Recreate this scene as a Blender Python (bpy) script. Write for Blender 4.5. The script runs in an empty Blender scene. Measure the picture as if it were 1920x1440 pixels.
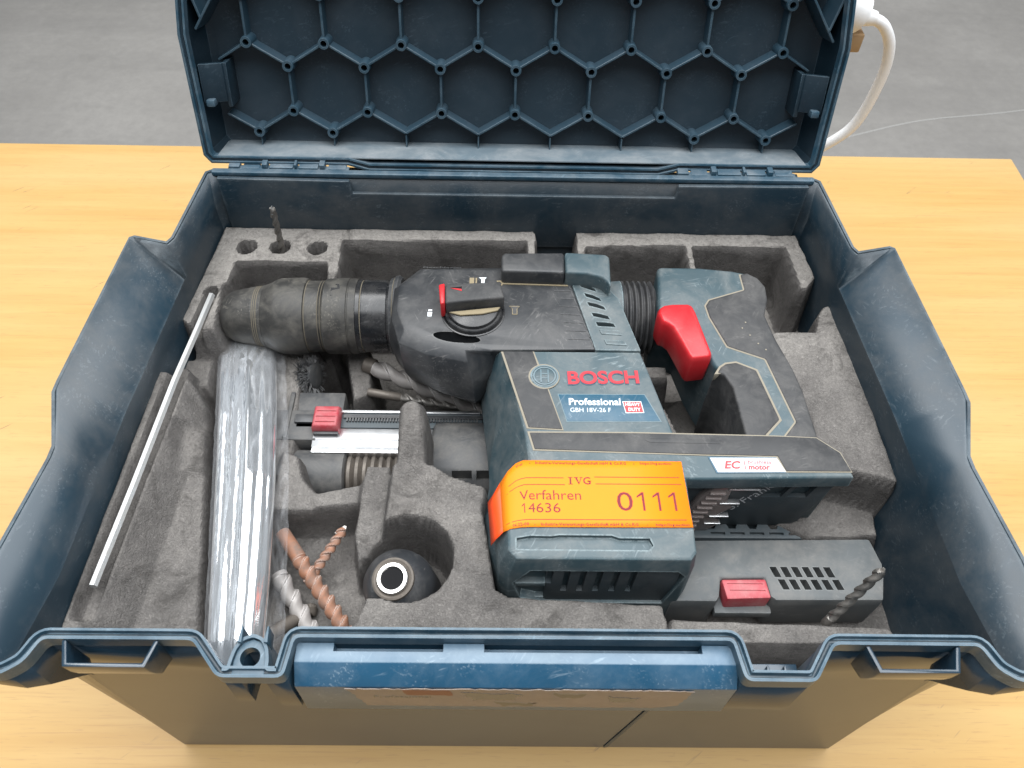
# Open tool case with a cordless rotary hammer on a wooden table.
# All modelling numbers are millimetres; S converts to metres.
import bpy, bmesh, math, random
import numpy as np
from mathutils import Vector, Matrix, noise
random.seed(7)
S = 0.001
scene = bpy.context.scene
COL = scene.collection

# ------------------------------------------------------------------ camera
cam_d = bpy.data.cameras.new("camera")
cam = bpy.data.objects.new("camera", cam_d)
COL.objects.link(cam)
PITCH, YAW, ROLL = 0.918304, 0.021243, 0.028946
_fw = Vector((math.sin(YAW)*math.cos(PITCH), math.cos(YAW)*math.cos(PITCH), -math.sin(PITCH)))
_r0 = _fw.cross(Vector((0, 0, 1))).normalized(); _u0 = _r0.cross(_fw)
_R = _r0*math.cos(ROLL) + _u0*math.sin(ROLL); _U = -_r0*math.sin(ROLL) + _u0*math.cos(ROLL)
_m = Matrix((_R, _U, -_fw)).transposed().to_4x4()
_m.translation = Vector((-7.33, -301.45, 581.6))*S
cam.matrix_world = _m
cam_d.sensor_width = 36.0
cam_d.lens = 36.0*1509.55/1920.0
cam_d.clip_start = 0.02
cam_d.clip_end = 100.0
cam_d.dof.use_dof = True
cam_d.dof.focus_distance = 0.55
cam_d.dof.aperture_fstop = 22.0
scene.camera = cam

# ------------------------------------------------------------------ light
world = bpy.data.worlds.new("World"); scene.world = world; world.use_nodes = True
wn = world.node_tree.nodes
wn["Background"].inputs["Color"].default_value = (0.90, 0.95, 1.0, 1)
wn["Background"].inputs["Strength"].default_value = 0.24
def area_light(name, loc, target, size, sizey, power, col):
    d = bpy.data.lights.new(name, 'AREA'); d.shape = 'RECTANGLE'
    d.size = size; d.size_y = sizey; d.energy = power; d.color = col
    o = bpy.data.objects.new(name, d); COL.objects.link(o)
    o.location = loc
    o.rotation_euler = (Vector(target)-Vector(loc)).to_track_quat('-Z', 'Y').to_euler()
    return o
area_light("hall_skylight", (0.30, 0.65, 3.4), (0.30, 0.65, 0), 4.2, 4.8, 360, (0.96, 0.98, 1.0))
area_light("hall_lamp", (-0.9, 0.9, 3.0), (0, 0.1, 0.2), 1.6, 0.4, 18, (1.0, 0.98, 0.95))
scene.view_settings.view_transform = 'Standard'
scene.view_settings.look = 'None'
scene.view_settings.exposure = 0.0
scene.view_settings.gamma = 1.0

# ------------------------------------------------------------------ helpers
def tag(o, label=None, cat=None, group=None, kind=None):
    if label: o["label"] = label
    if cat: o["category"] = cat
    if group: o["group"] = group
    if kind: o["kind"] = kind
    return o

def thing(name, label, cat, loc=(0, 0, 0), group=None):
    o = bpy.data.objects.new(name, None); COL.objects.link(o)
    o.empty_display_size = 0.02
    o.location = Vector(loc)*S
    return tag(o, label, cat, group)

def adopt(o, parent):
    """parent o to parent, keeping the geometry where it was modelled"""
    o.parent = parent
    off = Vector((0, 0, 0)); p = parent
    while p is not None:
        off += p.location; p = p.parent
    o.location = o.location - off
    return o

def link(name, me, mat=None, parent=None):
    o = bpy.data.objects.new(name, me); COL.objects.link(o)
    if mat is not None:
        me.materials.clear(); me.materials.append(mat)
    if parent is not None: adopt(o, parent)
    return o

def finish(bm, name, mat, parent=None, smooth=True, angle=38):
    me = bpy.data.meshes.new(name)
    bmesh.ops.recalc_face_normals(bm, faces=bm.faces)
    bm.to_mesh(me); bm.free()
    if smooth:
        me.polygons.foreach_set("use_smooth", [True]*len(me.polygons))
        me.set_sharp_from_angle(angle=math.radians(angle))
    me.update()
    return link(name, me, mat, parent)

def bevel_bm(bm, w, seg=2, ang=28):
    if w <= 0: return
    es = [e for e in bm.edges if len(e.link_faces) == 2 and e.calc_face_angle(0) > math.radians(ang)]
    bmesh.ops.bevel(bm, geom=es, offset=w*S, segments=seg, profile=0.5, affect='EDGES', clamp_overlap=True)

def add_loft(bm, rings, cap0=True, cap1=True, closed=True):
    """rings: lists of (x,y,z) mm with equal count"""
    vs = [[bm.verts.new(Vector(p)*S) for p in r] for r in rings]
    n = len(rings[0])
    for a, b in zip(vs[:-1], vs[1:]):
        for i in range(n if closed else n-1):
            j = (i+1) % n
            try: bm.faces.new((a[i], a[j], b[j], b[i]))
            except ValueError: pass
    if cap0: bm.faces.new(vs[0])
    if cap1: bm.faces.new(list(reversed(vs[-1])))
    return vs

def loft(name, rings, mat, parent=None, bevel=0, seg=2, **k):
    bm = bmesh.new(); add_loft(bm, rings); bmesh.ops.recalc_face_normals(bm, faces=bm.faces)
    bevel_bm(bm, bevel, seg)
    return finish(bm, name, mat, parent, **k)

def add_prism(bm, poly, z0, z1):
    add_loft(bm, [[(x, y, z0) for x, y in poly], [(x, y, z1) for x, y in poly]])

def prism(name, poly, z0, z1, mat, parent=None, bevel=0.6, seg=2, fn=None, **k):
    """poly in (a,b); fn maps (a,b,c)->world mm (default: xy plane extruded in z)"""
    bm = bmesh.new()
    f = fn or (lambda a, b, c: (a, b, c))
    add_loft(bm, [[f(x, y, z0) for x, y in poly], [f(x, y, z1) for x, y in poly]])
    bmesh.ops.recalc_face_normals(bm, faces=bm.faces)
    bevel_bm(bm, bevel, seg)
    return finish(bm, name, mat, parent, **k)

def add_box(bm, x0, x1, y0, y1, z0, z1, fn=None):
    f = fn or (lambda a, b, c: (a, b, c))
    add_loft(bm, [[f(x0, y0, z), f(x1, y0, z), f(x1, y1, z), f(x0, y1, z)] for z in (z0, z1)])

def box(name, x0, x1, y0, y1, z0, z1, mat, parent=None, bevel=0.5, seg=2, fn=None, **k):
    bm = bmesh.new(); add_box(bm, x0, x1, y0, y1, z0, z1, fn)
    bmesh.ops.recalc_face_normals(bm, faces=bm.faces)
    bevel_bm(bm, bevel, seg)
    return finish(bm, name, mat, parent, **k)

def frame_of(d):
    d = Vector(d).normalized()
    a = Vector((0, 0, 1)) if abs(d.z) < 0.9 else Vector((1, 0, 0))
    u = d.cross(a).normalized(); v = d.cross(u)
    return d, u, v

def add_lathe(bm, prof, o, d, seg=48, cap=True):
    """prof: list of (distance along axis, radius)"""
    d, u, v = frame_of(d); o = Vector(o)
    rings = []
    for t, r in prof:
        rings.append([tuple(o+d*t+(u*math.cos(2*math.pi*i/seg)+v*math.sin(2*math.pi*i/seg))*max(r, 0.01)) for i in range(seg)])
    add_loft(bm, rings, cap, cap)

def lathe(name, prof, o, d, mat, parent=None, seg=48, cap=True, angle=30):
    bm = bmesh.new(); add_lathe(bm, prof, o, d, seg, cap)
    return finish(bm, name, mat, parent, angle=angle)

def spline(pts, n=8):
    P = [Vector(p) for p in pts]; P = [P[0]*2-P[1]]+P+[P[-1]*2-P[-2]]; out = []
    for i in range(1, len(P)-2):
        for k in range(n):
            t = k/n; a, b, c, d = P[i-1:i+3]
            out.append(0.5*((2*b)+(c-a)*t+(2*a-5*b+4*c-d)*t*t+(3*b-a-3*c+d)*t**3))
    out.append(P[-2]); return out

def tube(name, pts, r, mat, parent=None, seg=16, rfn=None):
    P = [Vector(p) for p in pts]; rings = []; u = None
    for i, p in enumerate(P):
        t = (P[min(i+1, len(P)-1)]-P[max(i-1, 0)]).normalized()
        if u is None: _, u, _v = frame_of(t)
        u = (u-t*u.dot(t)).normalized(); v = t.cross(u)
        rr = rfn(i/(len(P)-1)) if rfn else r
        rings.append([tuple(p+(u*math.cos(2*math.pi*k/seg)+v*math.sin(2*math.pi*k/seg))*rr) for k in range(seg)])
    bm = bmesh.new(); add_loft(bm, rings)
    return finish(bm, name, mat, parent)

def cut(o, bms):
    """boolean-subtract one bmesh of closed solids from o"""
    me = bpy.data.meshes.new("tmp_cut"); bmesh.ops.recalc_face_normals(bms, faces=bms.faces); bms.to_mesh(me); bms.free()
    c = bpy.data.objects.new("tmp_cut", me); COL.objects.link(c)
    sav = o.parent, o.location.copy(); o.parent = None; o.location = (0, 0, 0)
    m = o.modifiers.new("b", 'BOOLEAN'); m.operation = 'DIFFERENCE'; m.object = c; m.solver = 'EXACT'; m.use_self = True
    dg = bpy.context.evaluated_depsgraph_get(); dg.update()
    nm = bpy.data.meshes.new_from_object(o.evaluated_get(dg), depsgraph=dg)
    old = o.data; mats = [x for x in old.materials]
    o.modifiers.clear(); o.data = nm; nm.name = old.name
    nm.materials.clear()
    for x in mats: nm.materials.append(x)
    nm.polygons.foreach_set("material_index", [0]*len(nm.polygons))
    nm.polygons.foreach_set("use_smooth", [True]*len(nm.polygons)); nm.set_sharp_from_angle(angle=math.radians(35))
    o.parent, o.location = sav
    bpy.data.objects.remove(c); bpy.data.meshes.remove(me); bpy.data.meshes.remove(old)
    return o

def lettering(body, org, w, h, mat, parent, rot=0.0, fn=None, bold=0.0, shear=0.0, depth=0.25, name="lettering", res=3):
    """text fitted to a w x h mm box; org = lower left corner; fn maps local (a,b,c) to world mm"""
    cu = bpy.data.curves.new("tmp_text", 'FONT'); cu.body = body; cu.size = 1.0; cu.offset = bold
    cu.resolution_u = res; cu.fill_mode = 'BOTH'; cu.extrude = 0.02; cu.shear = shear
    t = bpy.data.objects.new("tmp_text", cu); COL.objects.link(t)
    dg = bpy.context.evaluated_depsgraph_get(); dg.update()
    me = bpy.data.meshes.new_from_object(t.evaluated_get(dg), depsgraph=dg)
    bpy.data.objects.remove(t); bpy.data.curves.remove(cu)
    n = len(me.vertices); a = np.zeros(n*3); me.vertices.foreach_get("co", a); a = a.reshape(-1, 3)
    lo, hi = a.min(0), a.max(0)
    b = (a-lo)/np.maximum(hi-lo, 1e-9)*np.array([w, h, depth])
    c, s = math.cos(rot), math.sin(rot)
    b = np.stack([b[:, 0]*c-b[:, 1]*s, b[:, 0]*s+b[:, 1]*c, b[:, 2]], 1)+np.array(org)
    if fn is not None: b = np.array([fn(*q) for q in b])
    me.vertices.foreach_set("co", (b*S).ravel()); me.update(); me.name = name
    return link(name, me, mat, parent)

# ------------------------------------------------------------------ materials
def new_mat(name):
    m = bpy.data.materials.new(name); m.use_nodes = True
    nt = m.node_tree; return m, nt, nt.nodes["Principled BSDF"]
def N(nt, t, **k):
    n = nt.nodes.new(t)
    for a, b in k.items(): setattr(n, a, b)
    return n
def coords(nt, scale=(1, 1, 1), rot=(0, 0, 0)):
    g = N(nt, "ShaderNodeNewGeometry"); v = g.outputs["Position"]
    for key, val, dflt in (("Rotation", rot, (0, 0, 0)), ("Scale", scale, (1, 1, 1))):   # turn first, stretch second
        if tuple(val) != dflt:
            m = N(nt, "ShaderNodeMapping"); m.inputs[key].default_value = val
            nt.links.new(v, m.inputs["Vector"]); v = m.outputs["Vector"]
    return v
def noise_tex(nt, scale, detail=4, rough=0.6, vec=None, dist=0.0):
    n = N(nt, "ShaderNodeTexNoise"); n.inputs["Scale"].default_value = scale; n.inputs["Detail"].default_value = detail
    n.inputs["Roughness"].default_value = rough; n.inputs["Distortion"].default_value = dist
    nt.links.new(vec if vec is not None else coords(nt), n.inputs["Vector"]); return n.outputs["Fac"]
def ramp(nt, fac, stops):
    r = N(nt, "ShaderNodeValToRGB"); e = r.color_ramp.elements
    while len(e) < len(stops): e.new(0.5)
    for q, (p, c) in zip(e, stops):
        q.position = p; q.color = (c, c, c, 1) if not isinstance(c, tuple) else (*c, 1)
    nt.links.new(fac, r.inputs["Fac"]); return r.outputs["Color"]
def mix(nt, fac, a, b, mode='MIX'):
    m = N(nt, "ShaderNodeMix", data_type='RGBA', blend_type=mode)
    for sock, v in (("Factor", fac), ("A", a), ("B", b)):
        s = [i for i in m.inputs if i.name == sock and (i.type == 'RGBA' or sock == "Factor") and i.enabled][0]
        if isinstance(v, (int, float)): s.default_value = v
        elif isinstance(v, tuple): s.default_value = (*v, 1)
        else: nt.links.new(v, s)
    return [o for o in m.outputs if o.enabled and o.type == 'RGBA'][0]
def math_n(nt, op, a, b=None):
    m = N(nt, "ShaderNodeMath", operation=op, use_clamp=True)
    for i, v in enumerate((a, b)):
        if v is None: continue
        if isinstance(v, (int, float)): m.inputs[i].default_value = v
        else: nt.links.new(v, m.inputs[i])
    return m.outputs[0]
def bump(nt, bs, h, strength, dist):
    b = N(nt, "ShaderNodeBump"); b.inputs["Strength"].default_value = strength; b.inputs["Distance"].default_value = dist
    nt.links.new(h, b.inputs["Height"]); nt.links.new(b.outputs["Normal"], bs.inputs["Normal"]); return b
def edge_mask(nt, radius):
    bv = N(nt, "ShaderNodeBevel"); bv.samples = 4; bv.inputs["Radius"].default_value = radius
    g = N(nt, "ShaderNodeNewGeometry"); d = N(nt, "ShaderNodeVectorMath", operation='DOT_PRODUCT')
    nt.links.new(bv.outputs[0], d.inputs[0]); nt.links.new(g.outputs["Normal"], d.inputs[1])
    return math_n(nt, 'SUBTRACT', 1.0, d.outputs["Value"])

def plastic(name, col, rough=0.45, dust=0.25, dustcol=(0.23, 0.215, 0.20), scale=45, scratch=0.4,
            scratchcol=None, wear_glint=None, wear_glint_r=0.0012, spec=0.5, grain=0.06, coat=0.0, up_tint=0.0, wear_glint_scale=160):
    m, nt, bs = new_mat(name)
    c = col
    tone = noise_tex(nt, scale*0.7, 3, 0.6)
    c = mix(nt, ramp(nt, tone, [(0.35, 0.0), (0.7, 0.35)]), c, tuple(x*0.55 for x in col))
    d1 = noise_tex(nt, scale, 6, 0.68, dist=0.4); d2 = noise_tex(nt, scale*14, 3, 0.7)
    dm = math_n(nt, 'MULTIPLY', ramp(nt, d1, [(0.42, 0.0), (0.75, 1.0)]), math_n(nt, 'ADD', d2, 0.35))
    dm = math_n(nt, 'MULTIPLY', dm, dust*1.6)
    if up_tint > 0:      # dust tint on upward faces; on the front panel simply a paler top
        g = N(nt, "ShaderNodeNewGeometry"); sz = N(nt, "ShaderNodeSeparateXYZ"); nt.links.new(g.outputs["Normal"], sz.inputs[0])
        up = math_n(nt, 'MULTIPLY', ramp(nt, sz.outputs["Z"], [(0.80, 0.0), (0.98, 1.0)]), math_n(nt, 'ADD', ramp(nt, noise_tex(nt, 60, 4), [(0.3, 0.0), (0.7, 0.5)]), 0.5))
        dm = math_n(nt, 'ADD', dm, math_n(nt, 'MULTIPLY', up, up_tint))
    c = mix(nt, dm, c, dustcol)
    if scratch > 0:
        tot = None
        for rz, sx in ((0.5, 700), (2.1, 900), (1.35, 560), (2.75, 800)):
            v = coords(nt, (sx, 60, sx*0.9), (0.15, 0.2, rz))
            n = noise_tex(nt, 1.0, 2, 0.5, v)
            line = ramp(nt, n, [(0.600, 0.0), (0.665, 1.0), (0.73, 0.0)])
            msk = ramp(nt, noise_tex(nt, 28+sx*0.03, 2, 0.5), [(0.56, 0.0), (0.70, 0.8)])
            q = math_n(nt, 'MULTIPLY', line, msk)
            tot = q if tot is None else math_n(nt, 'MAXIMUM', tot, q)
        sc = scratchcol or tuple(min(1, x*2.5+0.12) for x in col)
        c = mix(nt, math_n(nt, 'MULTIPLY', tot, scratch), c, sc)
    if wear_glint is not None:  # pale edges: wear on the tool, painted highlights on case inside and lid
        em = edge_mask(nt, wear_glint_r)
        wn_ = noise_tex(nt, wear_glint_scale, 5, 0.7)
        w = math_n(nt, 'MULTIPLY', ramp(nt, em, [(0.01, 0.0), (0.12, 1.0)]), ramp(nt, wn_, [(0.38, 0.12), (0.57, 1.0)]))
        c = mix(nt, w, c, wear_glint)
    nt.links.new(c, bs.inputs["Base Color"])
    rr = N(nt, "ShaderNodeMapRange"); rr.inputs["To Min"].default_value = rough; rr.inputs["To Max"].default_value = min(1, rough+0.35)
    nt.links.new(dm, rr.inputs["Value"]); nt.links.new(rr.outputs[0], bs.inputs["Roughness"])
    bs.inputs["Specular IOR Level"].default_value = spec
    bs.inputs["Coat Weight"].default_value = coat
    bump(nt, bs, noise_tex(nt, 1400, 2, 0.5), grain, 0.0004)
    return m

def metal(name, col, rough=0.3, dirt=0.3, dirtcol=(0.09, 0.075, 0.06), metallic=1.0, scale=120, wear_glint=None):
    m, nt, bs = new_mat(name)
    d = ramp(nt, noise_tex(nt, scale, 5, 0.7), [(0.40, 0.0), (0.68, 1.0)])
    d = math_n(nt, 'MULTIPLY', d, dirt)
    c = mix(nt, d, col, dirtcol)
    if wear_glint is not None:
        w = math_n(nt, 'MULTIPLY', ramp(nt, edge_mask(nt, 0.0009), [(0.01, 0.0), (0.10, 1.0)]), ramp(nt, noise_tex(nt, 150, 4, 0.7), [(0.35, 0.3), (0.6, 1.0)]))
        c = mix(nt, w, c, wear_glint)
    nt.links.new(c, bs.inputs["Base Color"])
    r = N(nt, "ShaderNodeMapRange"); r.inputs["To Min"].default_value = rough; r.inputs["To Max"].default_value = min(1, rough+0.4)
    nt.links.new(d, r.inputs["Value"]); nt.links.new(r.outputs[0], bs.inputs["Roughness"])
    q = N(nt, "ShaderNodeMapRange"); q.inputs["To Min"].default_value = metallic; q.inputs["To Max"].default_value = metallic*0.4
    nt.links.new(d, q.inputs["Value"]); nt.links.new(q.outputs[0], bs.inputs["Metallic"])
    bump(nt, bs, noise_tex(nt, 900, 2), 0.08, 0.0004)
    return m

def flat(name, col, rough=0.5, spec=0.4):
    m, nt, bs = new_mat(name)
    n = noise_tex(nt, 300, 3)
    nt.links.new(mix(nt, ramp(nt, n, [(0.3, 0.0), (0.8, 0.4)]), col, tuple(x*0.8 for x in col)), bs.inputs["Base Color"])
    bs.inputs["Roughness"].default_value = rough; bs.inputs["Specular IOR Level"].default_value = spec
    return m

M = {}
CASE_BLUE = (0.018, 0.070, 0.130)
M['case'] = plastic("case_blue_plastic", (0.013, 0.037, 0.062), 0.19, 0.10, (0.10, 0.09, 0.08), 14, 0.25, (0.12, 0.15, 0.17), grain=0.008, spec=0.75)
M['case_in'] = plastic("case_dusty_inside", (0.017, 0.038, 0.056), 0.36, 0.46, (0.115, 0.116, 0.115), 13, 0.5, (0.17, 0.20, 0.22), wear_glint=(0.12, 0.15, 0.17), wear_glint_r=0.0035, wear_glint_scale=60)  # pale edge colour paints the crease highlights along with their dust
M['lid_rib_lit'] = plastic("lid_rib_lit_plastic", (0.026, 0.062, 0.092), 0.42, 0.15, (0.13, 0.15, 0.17), 40, 0.2, (0.14, 0.2, 0.25), wear_glint=(0.12, 0.18, 0.22), wear_glint_r=0.0009, wear_glint_scale=80)  # lid plastic made paler: light on ribs and their edges painted in
M['rim'] = plastic("case_rim_plastic", (0.026, 0.078, 0.122), 0.38, 0.25, (0.30, 0.32, 0.33), 60, 0.35, (0.3, 0.45, 0.55), wear_glint=(0.14, 0.25, 0.33), wear_glint_r=0.0006, wear_glint_scale=60, up_tint=0.16)
M['panel'] = plastic("front_panel_plastic", (0.020, 0.090, 0.168), 0.30, 0.14, (0.34, 0.42, 0.48), 40, 0.45, (0.45, 0.55, 0.62), up_tint=0.42)  # upward faces mixed towards a paler blue-grey
M['lid'] = plastic("lid_plastic", (0.011, 0.028, 0.043), 0.42, 0.10, (0.11, 0.13, 0.15), 24, 0.25, (0.14, 0.2, 0.25), wear_glint=(0.11, 0.17, 0.215), wear_glint_r=0.0009, wear_glint_scale=80)
M['tool_blue'] = plastic("tool_blue_plastic", (0.042, 0.080, 0.097), 0.46, 0.50, (0.21, 0.22, 0.215), 34, 0.5, (0.34, 0.40, 0.42), wear_glint=(0.30, 0.37, 0.385), wear_glint_r=0.0018, wear_glint_scale=300, up_tint=0.11)
M['tool_black'] = plastic("tool_black_plastic", (0.030, 0.033, 0.037), 0.36, 0.34, (0.16, 0.155, 0.15), 40, 0.45, (0.28, 0.27, 0.26), wear_glint=(0.13, 0.13, 0.13), wear_glint_r=0.0012, wear_glint_scale=260, up_tint=0.10)
M['rubber'] = plastic("grip_rubber", (0.038, 0.039, 0.041), 0.58, 0.45, (0.15, 0.145, 0.14), 55, 0.3, (0.25, 0.24, 0.23))
M['chuck'] = plastic("chuck_rubber", (0.035, 0.034, 0.032), 0.50, 0.50, (0.15, 0.14, 0.12), 70, 0.5, (0.28, 0.26, 0.22))
M['collar'] = plastic("collar_black", (0.014, 0.015, 0.017), 0.25, 0.15, (0.2, 0.19, 0.18), 60, 0.3, (0.3, 0.3, 0.3))
M['seam'] = flat("dust_filled_seam", (0.30, 0.27, 0.215), 0.9, 0.1)
M['dust'] = flat("packed_beige_dust", (0.30, 0.25, 0.165), 0.95, 0.05)
M['groove'] = flat("groove_dust", (0.17, 0.15, 0.115), 0.9, 0.1)
M['red'] = plastic("red_plastic", (0.62, 0.022, 0.030), 0.34, 0.05, (0.5, 0.3, 0.28), 60, 0.15, (0.8, 0.3, 0.3))
M['red_dusty'] = plastic("red_dusty_plastic", (0.42, 0.045, 0.06), 0.4, 0.25, (0.5, 0.38, 0.36), 80, 0.3, (0.7, 0.4, 0.4))
M['red_ink'] = flat("red_ink", (0.50, 0.03, 0.045), 0.5)
M['white_ink'] = flat("white_ink", (0.72, 0.76, 0.78), 0.5)
M['plate_blue'] = plastic("plate_blue", (0.022, 0.095, 0.155), 0.4, 0.25, (0.2, 0.24, 0.26), 90, 0.4, (0.4, 0.46, 0.5))
M['silver_plate'] = plastic("silver_plate", (0.62, 0.64, 0.66), 0.4, 0.15, (0.4, 0.4, 0.4), 90, 0.2)
M['pack_grey'] = plastic("battery_grey_plastic", (0.095, 0.105, 0.108), 0.55, 0.45, (0.22, 0.21, 0.195), 40, 0.3, (0.3, 0.3, 0.3), wear_glint=(0.24, 0.25, 0.25), wear_glint_r=0.001)
M['dark'] = flat("dark_opening", (0.010, 0.010, 0.011), 0.8, 0.2)
M['lid_dust_lit'] = plastic("lid_dust_lit_floor", (0.15, 0.20, 0.235), 0.5, 0.6, (0.34, 0.36, 0.37), 24, 0.2)  # dust, plus the lit strip of the lid's lower wall painted in paler
M['dark_blue'] = plastic("dark_blue_plastic", (0.052, 0.070, 0.080), 0.5, 0.3, (0.14, 0.14, 0.14), 60, 0.2)
M['ext_grey'] = plastic("extractor_grey_plastic", (0.060, 0.062, 0.064), 0.5, 0.55, (0.19, 0.18, 0.165), 50, 0.2)
M['steel'] = metal("bit_steel", (0.30, 0.285, 0.265), 0.45, 0.8, (0.13, 0.115, 0.10), wear_glint=(0.5, 0.48, 0.45))
M['bright_steel'] = metal("bright_steel", (0.86, 0.85, 0.82), 0.22, 0.15)
M['alu'] = metal("brushed_aluminium", (0.78, 0.79, 0.80), 0.30, 0.2, (0.3, 0.29, 0.28))
M['rod'] = metal("dull_steel_rod", (0.50, 0.51, 0.51), 0.42, 0.5, (0.4, 0.38, 0.34), 0.5)
M['rust'] = metal("orange_bit_coating", (0.33, 0.150, 0.085), 0.55, 0.85, (0.17, 0.135, 0.115), 0.15, 90, wear_glint=(0.60, 0.50, 0.45))
M['pale'] = metal("pale_dusty_bit", (0.34, 0.32, 0.305), 0.55, 0.4, (0.25, 0.22, 0.20), 0.25, 130, wear_glint=(0.75, 0.72, 0.70))
M['brown'] = metal("brown_bit_shank", (0.155, 0.135, 0.115), 0.5, 0.5, (0.06, 0.052, 0.045), 0.4)
M['cable'] = flat("white_cable_plastic", (0.90, 0.91, 0.92), 0.45)
M['tan'] = flat("tan_plug_insert", (0.40, 0.27, 0.15), 0.6)
M['ink'] = flat("sticker_ink", (0.20, 0.014, 0.022), 0.6)
M['label_paper'] = plastic("worn_label_paper", (0.24, 0.19, 0.16), 0.4, 0.3, (0.30, 0.27, 0.24), 120, 0.2)
M['label_red'] = flat("worn_label_red", (0.22, 0.085, 0.05), 0.5)

m, nt, bs = new_mat("orange_sticker_paper")
cc = mix(nt, ramp(nt, noise_tex(nt, 60, 3), [(0.3, 0.0), (0.7, 0.3)]), (1.0, 0.262, 0.012), (1.0, 0.232, 0.012))
nt.links.new(cc, bs.inputs["Base Color"]); bs.inputs["Roughness"].default_value = 0.5
bs.inputs["Specular IOR Level"].default_value = 0.2
M['sticker'] = m
m, nt, bs = new_mat("orange_sticker_fold")  # same paper; its redder look at an angle to the light painted in
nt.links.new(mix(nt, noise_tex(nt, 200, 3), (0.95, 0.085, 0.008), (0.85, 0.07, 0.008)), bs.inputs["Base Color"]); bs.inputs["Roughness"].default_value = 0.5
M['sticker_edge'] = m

# foam: dark moulded beads with settled dust
m, nt, bs = new_mat("moulded_foam")
big = noise_tex(nt, 14, 5, 0.65, dist=0.5); mid = noise_tex(nt, 70, 5, 0.7)
c = mix(nt, ramp(nt, mid, [(0.3, 0.0), (0.7, 1.0)]), (0.098, 0.092, 0.088), (0.170, 0.159, 0.150))
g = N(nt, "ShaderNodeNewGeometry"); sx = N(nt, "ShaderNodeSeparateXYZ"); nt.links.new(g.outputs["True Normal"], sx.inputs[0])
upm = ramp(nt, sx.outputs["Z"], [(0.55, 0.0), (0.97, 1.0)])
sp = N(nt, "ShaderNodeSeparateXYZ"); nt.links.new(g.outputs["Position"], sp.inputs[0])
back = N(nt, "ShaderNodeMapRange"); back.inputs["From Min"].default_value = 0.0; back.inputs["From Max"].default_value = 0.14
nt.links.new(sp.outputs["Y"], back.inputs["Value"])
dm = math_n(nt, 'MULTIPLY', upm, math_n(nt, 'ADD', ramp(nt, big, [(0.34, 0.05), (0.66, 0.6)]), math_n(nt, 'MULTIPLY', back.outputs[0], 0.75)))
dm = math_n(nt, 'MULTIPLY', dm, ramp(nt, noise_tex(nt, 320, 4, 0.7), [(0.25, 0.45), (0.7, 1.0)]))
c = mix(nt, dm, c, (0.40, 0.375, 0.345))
vo = N(nt, "ShaderNodeTexVoronoi", feature='DISTANCE_TO_EDGE'); vo.inputs["Scale"].default_value = 210
wv = N(nt, "ShaderNodeVectorMath", operation='ADD'); nz = N(nt, "ShaderNodeTexNoise"); nz.inputs["Scale"].default_value = 90
nt.links.new(coords(nt), nz.inputs["Vector"]); sc_ = N(nt, "ShaderNodeVectorMath", operation='SCALE'); sc_.inputs["Scale"].default_value = 0.006
nt.links.new(nz.outputs["Color"], sc_.inputs[0]); nt.links.new(sc_.outputs[0], wv.inputs[0]); nt.links.new(coords(nt), wv.inputs[1])
nt.links.new(wv.outputs[0], vo.inputs["Vector"])
cell = ramp(nt, vo.outputs["Distance"], [(0.0, 1.0), (0.06, 0.0)])
cm = math_n(nt, 'MULTIPLY', cell, ramp(nt, noise_tex(nt, 24, 3), [(0.52, 0.0), (0.70, 0.30)]))
c = mix(nt, cm, c, (0.28, 0.27, 0.26))
nt.links.new(c, bs.inputs["Base Color"]); bs.inputs["Roughness"].default_value = 0.85; bs.inputs["Specular IOR Level"].default_value = 0.25
st = ramp(nt, noise_tex(nt, 33, 6, 0.75, dist=1.2), [(0.52, 0.0), (0.66, 0.65)])
pore = ramp(nt, noise_tex(nt, 620, 3, 0.7), [(0.55, 0.0), (0.70, 0.42)])
c = mix(nt, pore, c, (0.05, 0.046, 0.043))
lt = ramp(nt, noise_tex(nt, 480, 3, 0.7), [(0.60, 0.0), (0.76, 0.35)])
c = mix(nt, lt, c, (0.36, 0.34, 0.315))
c2 = mix(nt, st, c, (0.062, 0.057, 0.053)); nt.links.new(c2, bs.inputs['Base Color'])
hh = math_n(nt, 'ADD', math_n(nt, 'MULTIPLY', ramp(nt, vo.outputs["Distance"], [(0.0, 0.0), (0.15, 1.0)]), 0.12), math_n(nt, 'ADD', noise_tex(nt, 420, 5, 0.75), math_n(nt, 'MULTIPLY', ramp(nt, noise_tex(nt, 1100, 3, 0.7), [(0.35, 0.0), (0.55, 1.0)]), 0.35)))
bump(nt, bs, hh, 0.85, 0.0014)
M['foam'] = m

# table: beech with fine grain
m, nt, bs = new_mat("beech_table_top")
v1 = coords(nt, (4, 90, 30)); v2 = coords(nt, (14, 420, 60)); v3 = coords(nt, (1.6, 9, 9))
g1 = noise_tex(nt, 1.0, 4, 0.6, v1, 0.6); g2 = noise_tex(nt, 1.0, 3, 0.6, v2)
c = mix(nt, ramp(nt, g1, [(0.3, 0.0), (0.75, 1.0)]), (0.560, 0.352, 0.125), (0.480, 0.282, 0.088))
c = mix(nt, ramp(nt, g2, [(0.56, 0.0), (0.70, 0.38)]), c, (0.38, 0.20, 0.075))
c = mix(nt, ramp(nt, noise_tex(nt, 1.0, 3, 0.5, v3), [(0.35, 0.0), (0.7, 0.55)]), c, (0.580, 0.422, 0.205))
mk = math_n(nt, 'MULTIPLY', ramp(nt, noise_tex(nt, 1.0, 2, 0.5, coords(nt, (260, 22, 9), (0, 0, 0.9))), [(0.66, 0.0), (0.69, 1.0), (0.73, 0.0)]), ramp(nt, noise_tex(nt, 16, 2), [(0.58, 0.0), (0.66, 1.0)]))
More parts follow.
